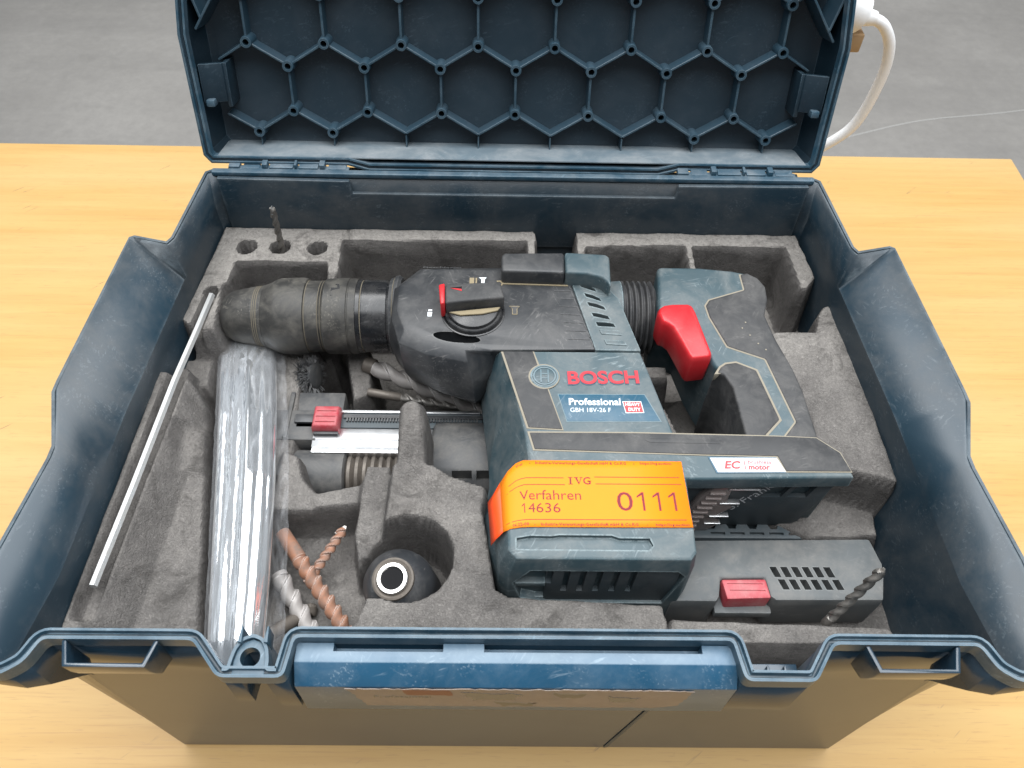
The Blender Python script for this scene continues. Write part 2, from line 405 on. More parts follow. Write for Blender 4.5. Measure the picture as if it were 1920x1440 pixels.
c = mix(nt, math_n(nt, 'MULTIPLY', mk, 0.75), c, (0.15, 0.10, 0.07))
fl = ramp(nt, noise_tex(nt, 1.0, 2, 0.5, coords(nt, (60, 800, 60))), [(0.60, 0.0), (0.70, 0.42)])
c = mix(nt, fl, c, (0.40, 0.235, 0.10))
dn = math_n(nt, 'MULTIPLY', ramp(nt, noise_tex(nt, 330, 2, 0.5), [(0.70, 0.0), (0.76, 0.5)]), ramp(nt, noise_tex(nt, 9, 2), [(0.5, 0.0), (0.65, 1.0)]))
c = mix(nt, dn, c, (0.30, 0.18, 0.09))
nt.links.new(c, bs.inputs["Base Color"]); bs.inputs["Roughness"].default_value = 0.42
bump(nt, bs, g2, 0.08, 0.0006)
M['wood'] = m

# hall floor
m, nt, bs = new_mat("concrete_floor_grey")
a1 = noise_tex(nt, 2.2, 8, 0.7); a2 = noise_tex(nt, 40, 6, 0.7); a3 = noise_tex(nt, 1.0, 5, 0.65, coords(nt, (0.8, 6, 1)))
c = mix(nt, ramp(nt, a1, [(0.3, 0.0), (0.7, 1.0)]), (0.215, 0.205, 0.192), (0.30, 0.288, 0.27))
c = mix(nt, ramp(nt, a2, [(0.3, 0.0), (0.75, 0.4)]), c, (0.17, 0.163, 0.155))
c = mix(nt, ramp(nt, a3, [(0.45, 0.0), (0.75, 0.4)]), c, (0.155, 0.15, 0.143))
nt.links.new(c, bs.inputs["Base Color"]); bs.inputs["Roughness"].default_value = 0.6
M['floor'] = m

# shiny foil and clear film
m, nt, bs = new_mat("shiny_metal_foil")
bs.inputs["Base Color"].default_value = (0.90, 0.93, 0.96, 1); bs.inputs["Metallic"].default_value = 0.86
bs.inputs["Roughness"].default_value = 0.13
bump(nt, bs, noise_tex(nt, 1.0, 2, 0.5, coords(nt, (300, 5, 60))), 0.12, 0.002)
M['foil'] = m
m, nt, bs = new_mat("clear_plastic_film")
bs.inputs["Base Color"].default_value = (0.95, 0.97, 1, 1); bs.inputs["Roughness"].default_value = 0.12
bs.inputs["IOR"].default_value = 1.35
tr = N(nt, "ShaderNodeBsdfTransparent"); mx = N(nt, "ShaderNodeMixShader"); fr = N(nt, "ShaderNodeLayerWeight"); fr.inputs["Blend"].default_value = 0.28
fac = math_n(nt, 'ADD', math_n(nt, 'MULTIPLY', fr.outputs["Facing"], 0.20), math_n(nt, 'MULTIPLY', ramp(nt, noise_tex(nt, 1.0, 3, 0.6, coords(nt, (120, 30, 90))), [(0.58, 0.0), (0.74, 1.0)]), 0.12))
nt.links.new(fac, mx.inputs[0]); nt.links.new(tr.outputs[0], mx.inputs[1]); nt.links.new(bs.outputs[0], mx.inputs[2])
nt.links.new(mx.outputs[0], nt.nodes["Material Output"].inputs["Surface"])
bump(nt, bs, noise_tex(nt, 130, 4), 0.4, 0.002)
M['film'] = m
m, nt, bs = new_mat("smoky_clear_plastic")
bs.inputs["Base Color"].default_value = (0.30, 0.25, 0.235, 1); bs.inputs["Roughness"].default_value = 0.15
tr = N(nt, "ShaderNodeBsdfTransparent"); mx = N(nt, "ShaderNodeMixShader"); mx.inputs[0].default_value = 0.62
nt.links.new(tr.outputs[0], mx.inputs[1]); nt.links.new(bs.outputs[0], mx.inputs[2]); nt.links.new(mx.outputs[0], nt.nodes["Material Output"].inputs["Surface"])
M['smoky'] = m

# ================================================================== SETTING
tag(box("floor", -9000, 9000, -6000, 12000, -760, -740, M['floor'], bevel=0), kind="structure")
_bm = bmesh.new()
for pts in ([(900, 1560), (1150, 1650), (1420, 1700), (1800, 1790), (2500, 1990)],):
    P_ = spline([(x, y, -739.4) for x, y in pts], 10)
    for a, b in zip(P_[:-1], P_[1:]):
        t = (b-a).normalized(); n = Vector((-t.y, t.x, 0))*2.2
        vs = [_bm.verts.new((q)*S) for q in (a-n, b-n, b+n, a+n)]
        _bm.faces.new(vs)
_c = finish(_bm, "floor_crack", flat("pale_crack_filler", (0.36, 0.355, 0.34), 0.8), smooth=False)
tag(_c, kind="structure")

table = thing("table", "light beech wooden work table standing under the open blue tool case", "table", (0, 60, 0))
box("tabletop", -1150, 590, -520, 486, -32, 0, M['wood'], table, bevel=2.0)
leg_m = flat("grey_painted_steel", (0.20, 0.21, 0.22), 0.5)
for x in (-1090, 530):
    for y in (-460, 430):
        box("leg", x-22, x+22, y-22, y+22, -740, -70, leg_m, table, bevel=2)
box("frame", -1120, 560, -490, 460, -72, -32.5, leg_m, table, bevel=2)

# ================================================================== CASE
case = thing("tool_case", "scuffed dark blue plastic tool case standing open with its honeycomb lid raised", "tool case", (0, 0, 0))
def mirror(st): return [tuple((-p[0],)+tuple(p[1:]) for p in s) for s in reversed(st)]
# stations: rim (x,y) z=213, crease, neck, bottom
RZ = 213.0
def stn(r, c, n, b): return ((r[0], r[1], RZ), c, n, (b[0], b[1], 1.5))
def cr(y):
    return float(np.interp(y, [-160, -10, 162], [-240.0, -234.0, -221.5]))
def side(rx, y, by=None):
    c = cr(y); return stn((rx, y), (c, y, 183), (c+1.5, y, 150), (-217.5, y if by is None else by))
left = [
 stn((-214, 169), (-214, 166, 184), (-213, 165, 150), (-211, 163)),
 stn((-219.5, 166), (-221, 162, 183), (-219.5, 161, 150), (-216, 158)),
 side(-226, 98), side(-228, 93), 
 stn((-252, 98), (cr(90), 90, 183), (cr(90)+1.5, 90, 150), (-217, 90)),
 stn((-254.5, 96), (cr(88), 88, 183), (cr(88)+1.5, 88, 150), (-217, 88)),
 side(-260, -22), side(-260, -28), side(-247.5, -68), side(-247.5, -73), side(-254, -127),
 stn((-256, -182), (-242, -176, 190), (-236, -164, 150), (-218.5, -160)),
 stn((-254, -186), (-239, -186, 197), (-228, -166, 150), (-218, -164)),
 stn((-228.5, -186), (-228, -186, 191), (-222, -167, 150), (-217, -166)),
 stn((-221.2, -181), (-221.2, -182, 184), (-220.0, -167, 152), (-216, -166)),
 stn((-217.0, -169.8), (-219.0, -168, 178), (-218.5, -167, 150), (-215, -166)),
 stn((-147.3, -169.8), (-147, -168.5, 165), (-147, -167, 150), (-147, -166)),
 stn((0, -168), (0, -168, 165), (0, -167, 150), (0, -166)),
]
pocket = [
 stn((-132.5, -186), (-134, -186, 173), (-134.5, -167.3, 168), (-134, -166)),
 stn((-125.5, -186), (-125.5, -186, 173), (-125.5, -167.3, 168), (-125, -166)),
 stn((-125, -172), (-125, -172, 170), (-125, -167.3, 160), (-124.5, -166)),
 stn((-114.5, -172), (-114.5, -172, 170), (-114.5, -167.3, 160), (-114, -166)),
 stn((-114, -186), (-114, -186, 166), (-114, -167.3, 160), (-113.5, -166)),
 stn((-104, -186), (-104, -186, 166), (-104, -167.3, 160), (-104, -166)),
 stn((-102, -168), (-102, -168, 165), (-102, -167, 150), (-102, -166)),
]
rwall = mirror(left[:-1])
rpocket = [stn((102, -168), (102, -168, 165), (102, -167, 150), (102, -166)),
           stn((105, -186), (105, -186, 166), (105, -167.3, 160), (105, -166)),
           stn((136, -186.5), (136, -186.5, 166), (136, -167.3, 160), (136, -166))]
loop = left[:-1]+pocket+left[-1:]+rpocket+rwall
hull_bm = bmesh.new()
rings = [[s[k] for s in loop] for k in range(4)]
add_loft(hull_bm, rings, cap0=False, cap1=True)
hull = finish(hull_bm, "body", M['case'], case, angle=18)
hull.data.materials.append(M['case_in'])
sm = hull.modifiers.new("wall", 'SOLIDIFY'); sm.thickness = 0.0022; sm.offset = -1; sm.material_offset = 1; sm.material_offset_rim = 1
# back wall stepped liner inside
def xz(y0): return lambda a, b, c: (a, y0+c, b)
prism("back_wall_step", [(-212, 152), (212, 152), (212, 211.5), (118, 210.5), (117, 200), (-117, 200), (-118, 210.5), (-212, 211.5)], 0, 3.4, M['case_in'], case, 0.7, 2, fn=lambda a, b, c: (a, 165.3-c-(211-b)*0.03, b))

def fillet(p, r=3.0, n=4):
    """round the corners of an open path with a fixed cut-back r"""
    out = [p[0]]
    for a, b, c in zip(p[:-2], p[1:-1], p[2:]):
        A, B, C = Vector(a), Vector(b), Vector(c)
        k = min(r, (A-B).length*0.45, (C-B).length*0.45)
        P0 = B+(A-B).normalized()*k; P2 = B+(C-B).normalized()*k
        for i in range(n+1):
            t = i/n; out.append(tuple(P0*(1-t)**2+B*2*t*(1-t)+P2*t*t))
    out.append(p[-1]); return out
def sweep(name, path, prof, mat, parent, closed=False):
    """path: plan xy; prof: (inward offset, z)"""
    n = len(path); P = [Vector(p) for p in path]; nr = []
    for i in range(n):
        a = P[i]-P[i-1] if (i > 0 or closed) else P[1]-P[0]
        b = P[(i+1) % n]-P[i] if (i < n-1 or closed) else P[-1]-P[-2]
        na = Vector((-a.y, a.x)).normalized(); nb = Vector((-b.y, b.x)).normalized()
        h = (na+nb).normalized(); nr.append(h/max(0.5, h.dot(na)))
    rings = [[(P[i].x+nr[i].x*o, P[i].y+nr[i].y*o, z) for o, z in prof] for i in range(n)]
    bm = bmesh.new(); add_loft(bm, rings)
    return finish(bm, name, mat, parent, angle=40)
front_path = [(-257.5, -176), (-255.5, -186.8), (-229.5, -186.6), (-221.4, -181.2), (-216.6, -170.2), (-147.5, -170.2), (-132.8, -187), (-124.6, -187),
              (-104, -187), (-101.6, -168.6), (0, -168.6), (101.8, -168.6), (104.8, -187), (136.2, -187.2), (148.3, -170),
              (216.6, -170.2), (221.4, -181.2), (229.5, -186.6), (255.5, -186.8), (257.5, -176)]
front_path = fillet(front_path, 3.2)
prof = [(-0.6, 206), (-0.6, 214.6), (0.7, 214.9), (1.1, 212.6), (2.7, 212.6), (3.1, 215.3), (4.2, 215.3), (4.4, 206)]
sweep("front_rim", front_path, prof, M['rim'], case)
side_path = [(-256.5, -178), (-254, -127), (-247.5, -74), (-247.5, -66), (-260, -30), (-260, -22), (-253.5, 97), (-251, 98.4), (-228.5, 93), (-226, 98), (-219.5, 166), (-215, 169)]
for sgn in (-1, 1):
    pth = [(x*(-sgn), y) for x, y in side_path]
    sweep("side_rim", pth, [(-0.9, 211.5), (-0.9, 214.0), (0.9, 214.0), (0.9, 211.5)], M['case_in'], case)
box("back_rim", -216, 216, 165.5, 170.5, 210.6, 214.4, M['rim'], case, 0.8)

# latch pull loops
for sgn in (-1, 1):
    o = [(207.5, -171), (203.5, -183.3), (166.5, -183.3), (163.3, -171)]
    i = [(205.3, -171), (201.8, -181.3), (168.2, -181.3), (165.3, -171)]
    o = [(x*sgn, y) for x, y in o]; i = [(x*sgn, y) for x, y in i]
    bm = bmesh.new()
    cx = 185*sgn
    def tp(p, z):
        k = (213.6-z)/24.0
        return (p[0]+(cx-p[0])*0.05*k*k, p[1]+(p[1] < -178)*5.0*k*k, z)
    add_loft(bm, [[tp(p, z) for p in (o+i[::-1])] for z in (189, 193, 198, 205, 213.8)])
    bmesh.ops.recalc_face_normals(bm, faces=bm.faces); bevel_bm(bm, 0.5, 2, 50)
    finish(bm, "latch_loop", M['case'], case)
# padlock ring of the left pocket
pr = [(-127, -186.6), (-127.4, -180), (-126.6, -175.4), (-124.4, -171.6), (-120.2, -169.9), (-116, -171.4), (-113.6, -175.2), (-112.6, -180), (-112.6, -186.6)]
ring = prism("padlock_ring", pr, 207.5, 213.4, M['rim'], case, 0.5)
bm = bmesh.new(); add_lathe(bm, [(-12, 4.6), (12, 4.6)], (-120.1, -178.3, 210), (0, 0, 1), 32)
cut(ring, bm)
arc = [(-131.2, -184.2), (-128.6, -184.2), (-128.3, -180), (-127.3, -175), (-124.8, -170.6), (-120.2, -168.7), (-115.6, -170.4), (-112.9, -174.8), (-111.7, -180), (-111.5, -184.2), (-107, -184.2)]
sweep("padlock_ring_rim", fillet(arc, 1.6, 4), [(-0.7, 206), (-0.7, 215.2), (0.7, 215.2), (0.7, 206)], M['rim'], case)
for x in (-125.4, -113.6):
    prism("latch_fin", [(x-0.9, -172.5), (x+1.0, -172.5), (x+0.4, -165), (x-0.3, -165)], 206, 217, M['rim'], case, 0.3)
for x in (118, 126):
    prism("latch_fin", [(x-1.0, -184), (x+1.0, -184), (x+0.4, -178), (x-0.4, -178)], 196, 207, M['case'], case, 0.3)
box("latch_ledge", 106.5, 135, -185, -174, 194, 197, M['case'], case, 0.4)

# front panel
fp = [(-169.3, 208.2), (-178.4, 208.2), (-187.0, 199.6), (-187.3, 165.5), (-169.3, 165.5)]
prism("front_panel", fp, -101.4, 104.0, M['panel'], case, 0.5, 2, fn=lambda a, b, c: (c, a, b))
bm = bmesh.new()
pn = [o for o in case.children if o.name.startswith("front_panel")][0]
for x0, x1 in ((-84, -33), (-14, 88)):
    add_box(bm, x0, x1, -173.4, -168.9, 200, 212)
cut(pn, bm)
# torn remains of the paper label on the front panel
def torn(name, pts, y, mat, parent, seed, amp=1.2, t=0.35):
    rnd = random.Random(seed); out = []
    for a, b in zip(pts, pts[1:]+pts[:1]):
        n = max(2, int((Vector(a)-Vector(b)).length/2.2))
        for i in range(n):
            p = Vector(a).lerp(Vector(b), i/n); out.append((p.x+rnd.uniform(-amp, amp)*0.6, p.y+rnd.uniform(-amp, amp)*0.6))
    return prism(name, out, 0, t, mat, parent, 0, fn=lambda a, b, c: (a, y-c, b), smooth=False)
lab = torn("worn_label", [(-78, 199), (70, 199), (84, 198), (80, 176), (68, 172), (-70, 173)], -187.35, M['label_paper'], case, 3)
torn("red_band", [(-52, 198), (-30, 198), (-28, 190), (-50, 191)], -187.72, M['label_red'], lab, 5, 0.8, 0.1)
for x0, z0, x1, z1, sd in ((-24, 195, 4, 184, 1), (18, 195, 34, 188, 2), (44, 190, 60, 182, 3), (-10, 180, 12, 175, 4)):
    torn("torn_patch", [(x0, z0), (x1, z0-2), (x1-3, z1), (x0+4, z1-1)], -187.71, M['case'] if sd % 2 else M['dust'], lab, sd+20, 2.2, 0.1)
fnl = lambda a, b, c: (a, -187.74-c, b)
lettering("Professional", (-66, 186.5, 0), 27, 2.8, M['dust'], lab, fn=fnl, depth=0.1)
torn("peeled_label_flap", [(-25, 165.3), (34, 165.3), (16, 152), (2, 155), (-8, 150), (-22, 153)], -167.9, M['label_paper'], case, 11, 1.5)
# faint moulding line and scuff on the front
prism("moulding_line", [(64, 3), (66.2, 3), (93, 160), (90.8, 160)], 0, 0.4, M['case_in'], case, 0, fn=lambda a, b, c: (a, -166.2-c-b*0.0067, b))

# hinges
box("hinge_base", -208, 208, 170.8, 181, 200, 208.6, M['case_in'], case, 0.5)
for x0 in (-205, 118):
    box("hinge", x0, x0+86, 170.7, 176, 209.5, 213.2, M['rim'], case, 0.8)
    for k, (a, b, z) in enumerate(((0, 8, 215), (10, 22, 213.6), (24, 28, 217), (29, 46, 214.5), (47, 49, 217), (50, 64, 214.5), (65, 69, 217), (71, 84, 213.8))):
        box("hinge_knuckle", x0+a, x0+b, 171.5, 178, 208, z, M['rim'], case, 0.7)

# ------------------------------------------------------------------ lid
LO = Vector((0, 179.0, 214.5)); LX = Vector((1, 0.008, -0.008)).normalized()
LT = 0.311
LV = Vector((-0.002, math.sin(LT), math.cos(LT))); LV = (LV-LX*LV.dot(LX)).normalized(); LW = LV.cross(LX)
if LW.y < 0: LW = -LW
def L(u, v, w): return tuple(LO+LX*u+LV*v+LW*w)
lid = bpy.data.objects.new("lid", None); COL.objects.link(lid); lid.empty_display_size = 0.02
lid.location = Vector(L(0, 0, 0))*S; adopt(lid, case)
def outline(k, d):
    o = [(-217, -1), (-120, -1), (-105, -5.0), (105, -5.0), (120, -1), (217, -1), (221, 4), (222.5, 84), (216.5, 128), (216, 320), (205, 332), (-205, 332), (-216, 320), (-216.5, 128), (-222.5, 84), (-221, 4)]
    return [(u*k, v+(d if v < 166 else -d)) for u, v in o]
bm = bmesh.new()
rings = [[L(u, v, w) for u, v in outline(k, d)] for w, k, d in ((0, 1, 0), (10, 0.996, 0.5), (22, 0.988, 1.4), (31, 0.972, 4), (34, 0.945, 10))]
add_loft(bm, rings, cap0=False, cap1=True)
sh = finish(bm, "lid_shell", M['lid'], lid, angle=30)
sm = sh.modifiers.new("wall", 'SOLIDIFY'); sm.thickness = 0.0022; sm.offset = -1
# lip round the lid opening
def lsweep(name, path, prof, mat, parent):
    n = len(path); P = [Vector(p) for p in path]; nr = []
    for i in range(n):
        a = P[i]-P[i-1]; b = P[(i+1) % n]-P[i]
        na = Vector((-a.y, a.x)).normalized(); nb = Vector((-b.y, b.x)).normalized(); h = (na+nb).normalized()
        nr.append(h/max(0.5, h.dot(na)))
    bm = bmesh.new()
    rr = [[L(P[i].x+nr[i].x*o, P[i].y+nr[i].y*o, w) for o, w in prof] for i in range(n)]
    add_loft(bm, rr+[rr[0]], False, False); bmesh.ops.remove_doubles(bm, verts=bm.verts, dist=1e-6)
    return finish(bm, name, mat, parent, angle=40)
lsweep("lid_lip", outline(1, 0), [(-1.2, 5), (-1.2, -1.2), (0.3, -1.6), (0.7, 0.2), (2.4, 0.2), (2.8, -1.2), (4.0, -1.2), (4.3, 5)], M['rim'], lid)
prism("lid_floor", [(-213, 0.4), (-212, 31), (-110, 31.5), (-100, 31), (100, 31), (110, 31.5), (212, 31), (213, 0.4)], 0, 1.2, M['lid_dust_lit'], lid, 0.3, fn=lambda a, b, c: L(a, c+1.9+b*0.06-(3.6 if abs(a) <= 105 else 0), b))  # thin added sheet whose pale colour carries dust and the lit strip
# ribs and screw bosses: honeycomb
SP = 53.0; HH = SP/math.sqrt(3)
V0 = 14.8
nodes = {}
rows = []
v = V0; off = 0.0
k = 0
seq = [(0.0, 0.5*HH), (0.5, HH), (0.5, 0.5*HH), (0.0, HH)]
while v < 215:
    rows.append((v, seq[k % 4][0])); v += seq[k % 4][1]; k += 1
U0 = -0.02
def inside(u): return abs(u) < 199
def node(ri, i): return (U0+(i+rows[ri][1])*SP-3.5*SP, rows[ri][0])
WR = 20.0
rib_cache = {}
def make_bar(name, a, b, w0, w1, th, parent, key):
    """thin wall from a to b in the lid plane (shared mesh per kind)"""
    A, B = Vector(a), Vector(b); mid = (A+B)/2; d = (B-A); ln = d.length
    if key not in rib_cache:
        bm = bmesh.new(); e = d/ln; nrm = Vector((-e.y, e.x))
        ps = []
        for w, t in ((w0, th*0.8), (w1, th*1.3)):
            ps.append([tuple((LX*((e*s_*ln/2).x+(nrm*q*t).x)+LV*((e*s_*ln/2).y+(nrm*q*t).y)+LW*w)) for s_, q in ((-1, -1), (1, -1), (1, 1), (-1, 1))])
        add_loft(bm, ps); bmesh.ops.recalc_face_normals(bm, faces=bm.faces); bevel_bm(bm, 0.35, 1)
        me = bpy.data.meshes.new(name); bm.to_mesh(me); bm.free(); me.materials.append(M['lid_rib_lit']); rib_cache[key] = me
    o = bpy.data.objects.new(name, rib_cache[key]); COL.objects.link(o)
    o.location = Vector(L(mid.x, mid.y, 0))*S
    return adopt(o, parent)
boss_me = None
def make_boss(u, v_):
    global boss_me
    if boss_me is None:
        bm = bmesh.new(); seg = 20; rr = []
        for w, r in ((33, 4.4), (18.5, 3.9), (18.0, 3.6), (18.0, 2.2), (30, 1.9)):
            rr.append([tuple(LX*(math.cos(2*math.pi*i/seg)*r)+LV*(math.sin(2*math.pi*i/seg)*r)+LW*w) for i in range(seg)])
        add_loft(bm, rr, False, True); bmesh.ops.recalc_face_normals(bm, faces=bm.faces)
        boss_me = bpy.data.meshes.new("screw_boss"); bm.to_mesh(boss_me); bm.free(); boss_me.materials.append(M['lid_rib_lit'])
        boss_me.polygons.foreach_set("use_smooth", [True]*len(boss_me.polygons)); boss_me.set_sharp_from_angle(angle=math.radians(35))
    o = bpy.data.objects.new("screw_boss", boss_me); COL.objects.link(o); o.location = Vector(L(u, v_, 0))*S
    adopt(o, lid)
for ri, (v_, of) in enumerate(rows):
    ns = [node(ri, i) for i in range(-1, 9)]
    for i, n_ in zip(range(-1, 9), ns):
        if not inside(n_[0]): continue
        if not (ri == 0 and 2 <= i <= 5): make_boss(*n_)
        if ri == 0:
            make_bar("rib", (n_[0], n_[1]-1.5), (n_[0], 3.0), WR+1, 31, 0.6, lid, "stub")
    # joins up
    if ri+1 < len(rows):
        v2, of2 = rows[ri+1]
        if of == of2:
            for i in range(-1, 9):
                a = node(ri, i); b = node(ri+1, i)
                if inside(a[0]): make_bar("rib", (a[0], a[1]+3), (b[0], b[1]-3), WR, 33, 1.0, lid, "vert")
        else:
            for i in range(-2, 9):
                a = node(ri, i)
                for j, kk in ((i-1 if of2 > of else i, 'l'), (i if of2 > of else i+1, 'r')):
                    b = node(ri+1, j)
                    if inside(a[0]) or inside(b[0]):
                        A, B = Vector(a), Vector(b)
                        if not inside(a[0]): A = B.lerp(A, 0.80)
                        if not inside(b[0]): B = A.lerp(B, 0.80)
                        e = (B-A).normalized()
                        make_bar("rib", tuple(A+e*((0 if ri == 0 and 2 <= i <= 5 else 3) if inside(a[0]) else 0)), tuple(B-e*(3 if inside(b[0]) else 0)), WR, 33, 1.0, lid, (kk, of < of2, inside(a[0]), inside(b[0]), ri == 0 and 2 <= i <= 5))
# side clips and corner struts of the lid
for sg in (-1, 1):
    box("side_clip", 0, 15, 38, 64, 11, 15, M['lid'], lid, 0.8, fn=lambda a, b, c, sg=sg: L(sg*(202+a), b, c-a*0.35))
    box("side_clip_post", 199.5, 202.5, 34, 64, 12, 33, M['lid'], lid, 0.8, fn=lambda a, b, c, sg=sg: L(sg*a, b, c))
    box("side_clip_pin", 209, 215, 36, 41, 3, 12, M['rim'], lid, 1.2, fn=lambda a, b, c, sg=sg: L(sg*a, b, c))
    make_bar("corner_strut", (sg*214, 86), (sg*184, 128), 6, 32, 1.0, lid, ("strut", sg))
    make_bar("corner_strut", (sg*209, 92), (sg*219, 128), 6, 32, 1.0, lid, ("strut2", sg))

# ================================================================== FOAM INSERT
def sd_poly(px, py, poly):
    """signed distance to a polygon, negative inside"""
    P = np.array(poly, float); d = np.full(px.shape, 1e9); ins = np.zeros(px.shape, bool)
    for (x0, y0), (x1, y1) in zip(P, np.roll(P, -1, 0)):
        ex, ey = x1-x0, y1-y0; wx, wy = px-x0, py-y0
        t = np.clip((wx*ex+wy*ey)/(ex*ex+ey*ey+1e-9), 0, 1)
        d = np.minimum(d, (wx-ex*t)**2+(wy-ey*t)**2)
        c = ((y0 <= py) & (py < y1)) | ((y1 <= py) & (py < y0))
        with np.errstate(divide='ignore', invalid='ignore'):
            xi = x0+(py-y0)/np.where(y1 == y0, 1e-9, y1-y0)*ex
        ins ^= c & (px < xi)
    d = np.sqrt(d); return np.where(ins, -d, d)
ys_ = np.arange(-152, 162.1, 1.25); us_ = np.linspace(0, 1, 372)
xl = np.interp(ys_, [-152, 25, 67, 160], [-236.5, -230.5, -228.5, -218.5]); xr = np.interp(ys_, [-152, -57, 91, 160], [236.0, 232.5, 229.5, 217.0])
GX = xl[:, None]+(xr-xl)[:, None]*us_[None, :]; GY = np.repeat(ys_[:, None], len(us_), 1)
HT = np.full(GX.shape, 116.0)
def put(shape, z, soft=3.0, rnd=2.0):
    """set height z inside a shape (a polygon or (x,y,r) or capsule (x0,y0,x1,y1,r))"""
    global HT
    if isinstance(shape, tuple) and len(shape) == 3: d = np.hypot(GX-shape[0], GY-shape[1])-shape[2]
    elif isinstance(shape, tuple) and len(shape) == 5:
        x0, y0, x1, y1, r = shape; t = np.clip(((GX-x0)*(x1-x0)+(GY-y0)*(y1-y0))/((x1-x0)**2+(y1-y0)**2), 0, 1)
        d = np.hypot(GX-x0-(x1-x0)*t, GY-y0-(y1-y0)*t)-r
    else: d = sd_poly(GX, GY, shape)+rnd
    d = d-(rnd if not isinstance(shape, tuple) else 0)
    k = np.clip(0.5-d/soft, 0, 1); k = k*k*(3-2*k)
    zz = z(GX, GY) if callable(z) else z
    HT = HT*(1-k)+zz*k
F = 167.0
# deep well below the tool
put([(-133, 128), (172, 128), (178, -45), (98, -62), (98, -80), (-8, -62), (-8, -40), (-175, -40), (-175, 75), (-133, 75)], 98, 3)
put([(-140, 128), (172, 128), (172, 60), (86, 52), (84, 28), (-60, 30), (-140, 40)], 60, 3)
# rear left block with the bit holes
put([(-219, 164), (-126, 164), (-124, 118), (-128, 78), (-150, 56), (-206, 55), (-211, 53), (-229, 66)], F, 5)
put([(-140, 164), (17, 164), (19, 150), (16, 148.5), (-140, 147)], F, 4)
put([(8, 160), (18.5, 160), (18.5, 118), (10, 118)], F, 5)
put([(-200, 123), (-137, 122.5), (-130, 70), (-160, 66), (-202, 74)], 118, 5)
for hx, hy in ((-196.7, 139.7), (-172.4, 140.2), (-144.8, 139.7)): put((hx, hy, 6.2), 136, 2.2)
put((-212.8, 94, 4.0), 152, 2.2)
# rear right block with two wells
put([(45.5, 164), (217, 164), (222, 116), (212, 102), (205, 104), (203, 146), (136, 145), (136, 112), (127, 112), (127, 146), (56, 143), (54, 125), (45.5, 125)], F, 5)
# right block under the handle
put([(176, 66.5), (208, 67), (213, 82), (219, 91), (225, 92), (232, 85), (236, -57), (207, -58.5), (176, -46)], lambda x, y: 165+0*x, 5)
put([(182, -40), (230, -55), (228, -74), (182, -76), (160, -62)], 131, 4)
# foam seen through the grip
put([(88, 9), (102, 9), (116, -38), (92, -38)], 152, 4)
put([(80, 47), (108, 47), (108, 33), (82, 33)], 150, 5)
# left block: the rod groove, then a shoulder falling to the foil trough
put([(-236, 27), (-214, 27), (-206, 18), (-199, 8), (-186, -60), (-170, -146), (-150, -156), (-240, -156)], lambda x, y: 167-np.clip((x+219-(y+0)*0.06)*1.1, 0, 22), 6)
put((-212.6, 94, -216.2, 50, 3.6), 158, 2.5)
put((-217, 62, -219, 30, 3), 158, 4)
put([(-231, 55), (-205, 55), (-203, 24), (-231, 26)], 143, 10)
put((-218.5, 30, -228, -139, 4.4), 157, 3.0)
# trough under the foil
put([(-203, 100), (-148, 100), (-146, 46), (-136, -80), (-120, -156), (-158, -156), (-180, -60), (-189, 20), (-199, 52)], 130, 8)
put([(-212, -12), (-196, -12), (-190, -40), (-205, -42)], 150, 10)
# ledge in front of the dust extractor
put([(-149, -19), (-134, -24), (-128, -42), (-120, -50), (-88, -42), (-88, -62), (-118, -66), (-130, -82), (-152, -82)], 143, 8)
# hollow for loose bits
put([(-144, -67), (-100, -67), (-96, -85), (-88, -108), (-86, -156), (-150, -156)], 114, 6)
# pale ledge beside the post
put([(-92, -37), (-74, -37), (-70, -100), (-90, -105), (-95, -84)], lambda x, y: 150+(y+70)*0.08, 5)
# centre block with a round well and a post
put([(-75, -92), (-74, -45), (-48, -44), (-36, -52), (-14, -60), (-16, -76), (-13, -91), (-8, -123), (-1, -127), (82, -131), (87, -156), (-92, -156), (-84, -142), (-78, -120)], F, 5)
put((-62.0, -12, -61.0, -56, 10.5), lambda x, y: 173-np.clip(-(y+20)*0.2, 0, 9), 6)
put((-62.5, -15, -61.5, -50, 7.4), lambda x, y: 182-np.clip(-(y+14)*0.42, 0, 19), 6)
put((-59, -106.5, 24.5), 113, 4)
put([(-84, -128), (-70, -128), (-66, -98), (-86, -100)], 122, 5)
# front right strip and the wells behind it
put([(84, -136), (204, -140), (208, -145), (209, -156), (82, -156)], 160, 5)
put([(86, -80), (218, -78), (236, -90), (240, -154), (211, -156), (208, -138), (86, -133)], 108, 4)
# chunk carrying the spare bits
put([(-126, 84), (-103, 82), (-97, 36), (-112, 29)], 124, 5)
# hand-moulded unevenness
nz_ = np.zeros_like(HT)
for i in range(HT.shape[0]):
    for j in range(HT.shape[1]):
        x, y = GX[i, j], GY[i, j]
        nz_[i, j] = noise.noise(Vector((x*0.045, y*0.045, 1.3)))*0.9+noise.noise(Vector((x*0.16, y*0.16, 7.7)))*0.45
HT += nz_
HT[0, :] = HT[-1, :] = 90; HT[:, 0] = HT[:, -1] = 90
ny, nx = HT.shape
co = np.stack([GX, GY, HT], -1).reshape(-1, 3)*S
idx = np.arange(ny*nx).reshape(ny, nx)
q = np.stack([idx[:-1, :-1], idx[:-1, 1:], idx[1:, 1:], idx[1:, :-1]], -1).reshape(-1, 4)
fm = bpy.data.meshes.new("foam_insert")
fm.vertices.add(len(co)); fm.vertices.foreach_set("co", co.ravel())
fm.loops.add(q.size); fm.loops.foreach_set("vertex_index", q.ravel())
fm.polygons.add(len(q)); fm.polygons.foreach_set("loop_start", np.arange(0, q.size, 4))
fm.update(calc_edges=True); fm.validate()
